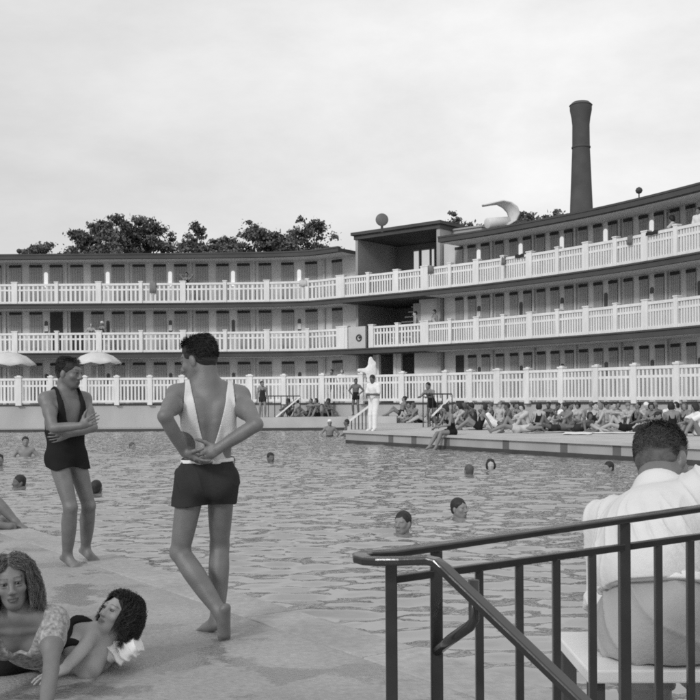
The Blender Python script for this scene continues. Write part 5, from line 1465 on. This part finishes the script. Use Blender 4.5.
# towels hung over the gallery rails
def towel(px, fl, w, h, label, m, path=BP):
    top = RAILT[fl] - .01; s0 = path.px(px); mb = MB(); n = 6
    rows = [(.14, top - h), (.135, top - h*.5), (.13, top), (.10, top + .025), (-.06, top + .025), (-.10, top), (-.105, top - h*.4)]
    for d, z in rows:
        for k in range(n + 1): mb.v.append(path.off(s0 - w/2 + w*k/n, d + .018*math.sin(k*2.1 + z*3), z + .02*math.sin(k*1.7)))
    for i in range(len(rows)-1):
        for k in range(n): mb.f.append((i*(n+1)+k, i*(n+1)+k+1, (i+1)*(n+1)+k+1, (i+1)*(n+1)+k))
    o = mb.build('towel', m, None, smooth=True); so = o.modifiers.new('thick', 'SOLIDIFY'); so.thickness = .012
    tag(o, label, 'towel', 'towels over the gallery rails')
towel(154, 2, .34, .55, 'grey towel over the top gallery rail left of the person with raised elbows', M_cl['grey'])
towel(305, 2, .45, .3, 'pale towel over the top gallery rail left of the stage block', M_cl['pale'])
towel(433, 2, .34, .30, 'grey costume over the top gallery rail just right of the stage block', mat('cloth_mid', .16, .9, var=.2, scale=8))
towel(506, 2, .22, .34, 'grey costume over the top gallery rail below the roof cowl', MATS['cloth_mid'])
towel(522, 2, .5, .12, 'narrow dark cloth along the top rail right of the roof cowl', M_cl['dark'])
towel(633, 2, .25, .34, 'grey costume over the top gallery rail, left of the bushy-haired bending person', MATS['cloth_mid'])
towel(655, 2, .6, .12, 'narrow dark cloth along the top rail beside the bushy-haired bending person', M_cl['dark'])

def deck_towel(px, py, w, l, rot, label, m):
    p = G(px, py, ZD + .006); n = 8; mb = MB(); c_, s_ = math.cos(R(rot)), math.sin(R(rot)); g = random.Random(int(px))
    for i in range(n + 1):
        for k in range(n + 1):
            x, y = (i / n - .5) * l, (k / n - .5) * w
            mb.v.append(Vector((p.x + x*c_ - y*s_, p.y + x*s_ + y*c_, p.z + .006 + .012 * g.random())))
    for i in range(n):
        for k in range(n): q = i*(n+1)+k; mb.f.append((q, q+n+1, q+n+2, q+1))
    o = mb.build('towel', m, None, smooth=True); so = o.modifiers.new('thick', 'SOLIDIFY'); so.thickness = .008; so.offset = 1
    tag(o, label, 'towel', 'towels spread on the sunbathing deck')
for a in ((578, 433.5, .8, 1.9, 75, 'white towel under the propped bather at the deck margin'), (624, 433, .8, 1.8, 0, 'white towel under the woman in black lying flat at the margin'), (545, 432.5, .7, 1.5, 20, 'pale towel on the deck margin right of the belted black swimsuit'),
          (497, 429, .8, 2.0, 5, 'pale towel under the man lying in white'), (655, 432, .8, 1.5, 10, 'white towel on the deck beside the seated man in shirt')):
    deck_towel(*a, M_cl['white' if 'white towel' in a[5] else 'pale'])
# ------------------------------------------------------------------ light
w = bpy.data.worlds.new('World'); sc.world = w; w.use_nodes = True
nt = w.node_tree; N = nt.nodes; L = nt.links
bg = N['Background']; bg.inputs['Strength'].default_value = 0.10
SUN_EL, SUN_AZ = R(31), R(214)      # azimuth clockwise from +Y: behind the viewer, to the left
sky = N.new('ShaderNodeTexSky'); sky.sky_type = 'NISHITA'; sky.sun_disc = False; sky.sun_elevation = SUN_EL; sky.sun_rotation = SUN_AZ; sky.dust_density = 4
bw = N.new('ShaderNodeRGBToBW'); L.new(sky.outputs[0], bw.inputs[0])
tc = N.new('ShaderNodeTexCoord')
mp = N.new('ShaderNodeMapping'); mp.inputs['Scale'].default_value = (1, 1, 2.2); mp.inputs['Rotation'].default_value = (0, R(12), 0); L.new(tc.outputs['Generated'], mp.inputs[0])
n1 = N.new('ShaderNodeTexNoise'); n1.inputs['Scale'].default_value = 2.4; n1.inputs['Detail'].default_value = 7; n1.inputs['Roughness'].default_value = .62; n1.inputs['Distortion'].default_value = .1; L.new(mp.outputs[0], n1.inputs['Vector'])
mr = N.new('ShaderNodeMapRange'); mr.inputs['From Min'].default_value = .35; mr.inputs['From Max'].default_value = .68; mr.inputs['To Min'].default_value = 7.5; mr.inputs['To Max'].default_value = 9.8; L.new(n1.outputs['Fac'], mr.inputs['Value'])
# the overcast is thicker to the left of the view and thins to the right
sp = N.new('ShaderNodeSeparateXYZ'); L.new(tc.outputs['Generated'], sp.inputs[0])
m2 = N.new('ShaderNodeMapRange'); m2.inputs['From Min'].default_value = -.36; m2.inputs['From Max'].default_value = .16; m2.inputs['To Min'].default_value = .80; m2.inputs['To Max'].default_value = 1.06; L.new(sp.outputs['X'], m2.inputs['Value'])
mu = N.new('ShaderNodeMath'); mu.operation = 'MULTIPLY'; L.new(mr.outputs[0], mu.inputs[0]); L.new(m2.outputs[0], mu.inputs[1])
mx = N.new('ShaderNodeMath'); mx.operation = 'MULTIPLY_ADD'; mx.inputs[1].default_value = .15; L.new(bw.outputs[0], mx.inputs[0])
m3 = N.new('ShaderNodeMath'); m3.operation = 'MULTIPLY'; m3.inputs[1].default_value = .92; L.new(mu.outputs[0], m3.inputs[0]); L.new(m3.outputs[0], mx.inputs[2])
cc = N.new('ShaderNodeCombineColor')
for i in range(3): L.new(mx.outputs[0], cc.inputs[i])
L.new(cc.outputs[0], bg.inputs['Color'])
sd = bpy.data.lights.new('sun', 'SUN'); so = bpy.data.objects.new('sun', sd); COL.objects.link(so)
sd.energy = 1.5; sd.angle = R(10); sd.color = (1, 1, 1)
d = Vector((math.sin(SUN_AZ) * math.cos(SUN_EL), math.cos(SUN_AZ) * math.cos(SUN_EL), math.sin(SUN_EL)))
so.rotation_euler = d.to_track_quat('Z', 'Y').to_euler(); so.location = d * 60

vs = sc.view_settings; vs.view_transform = 'Standard'; vs.look = 'None'; vs.gamma = 1; vs.exposure = 0; vs.use_curve_mapping = False
sc.render.engine = 'CYCLES'; sc.cycles.use_denoising = False; sc.cycles.max_bounces = 6
sc.cycles.pixel_filter_type = 'BLACKMAN_HARRIS'; sc.cycles.filter_width = 1.9
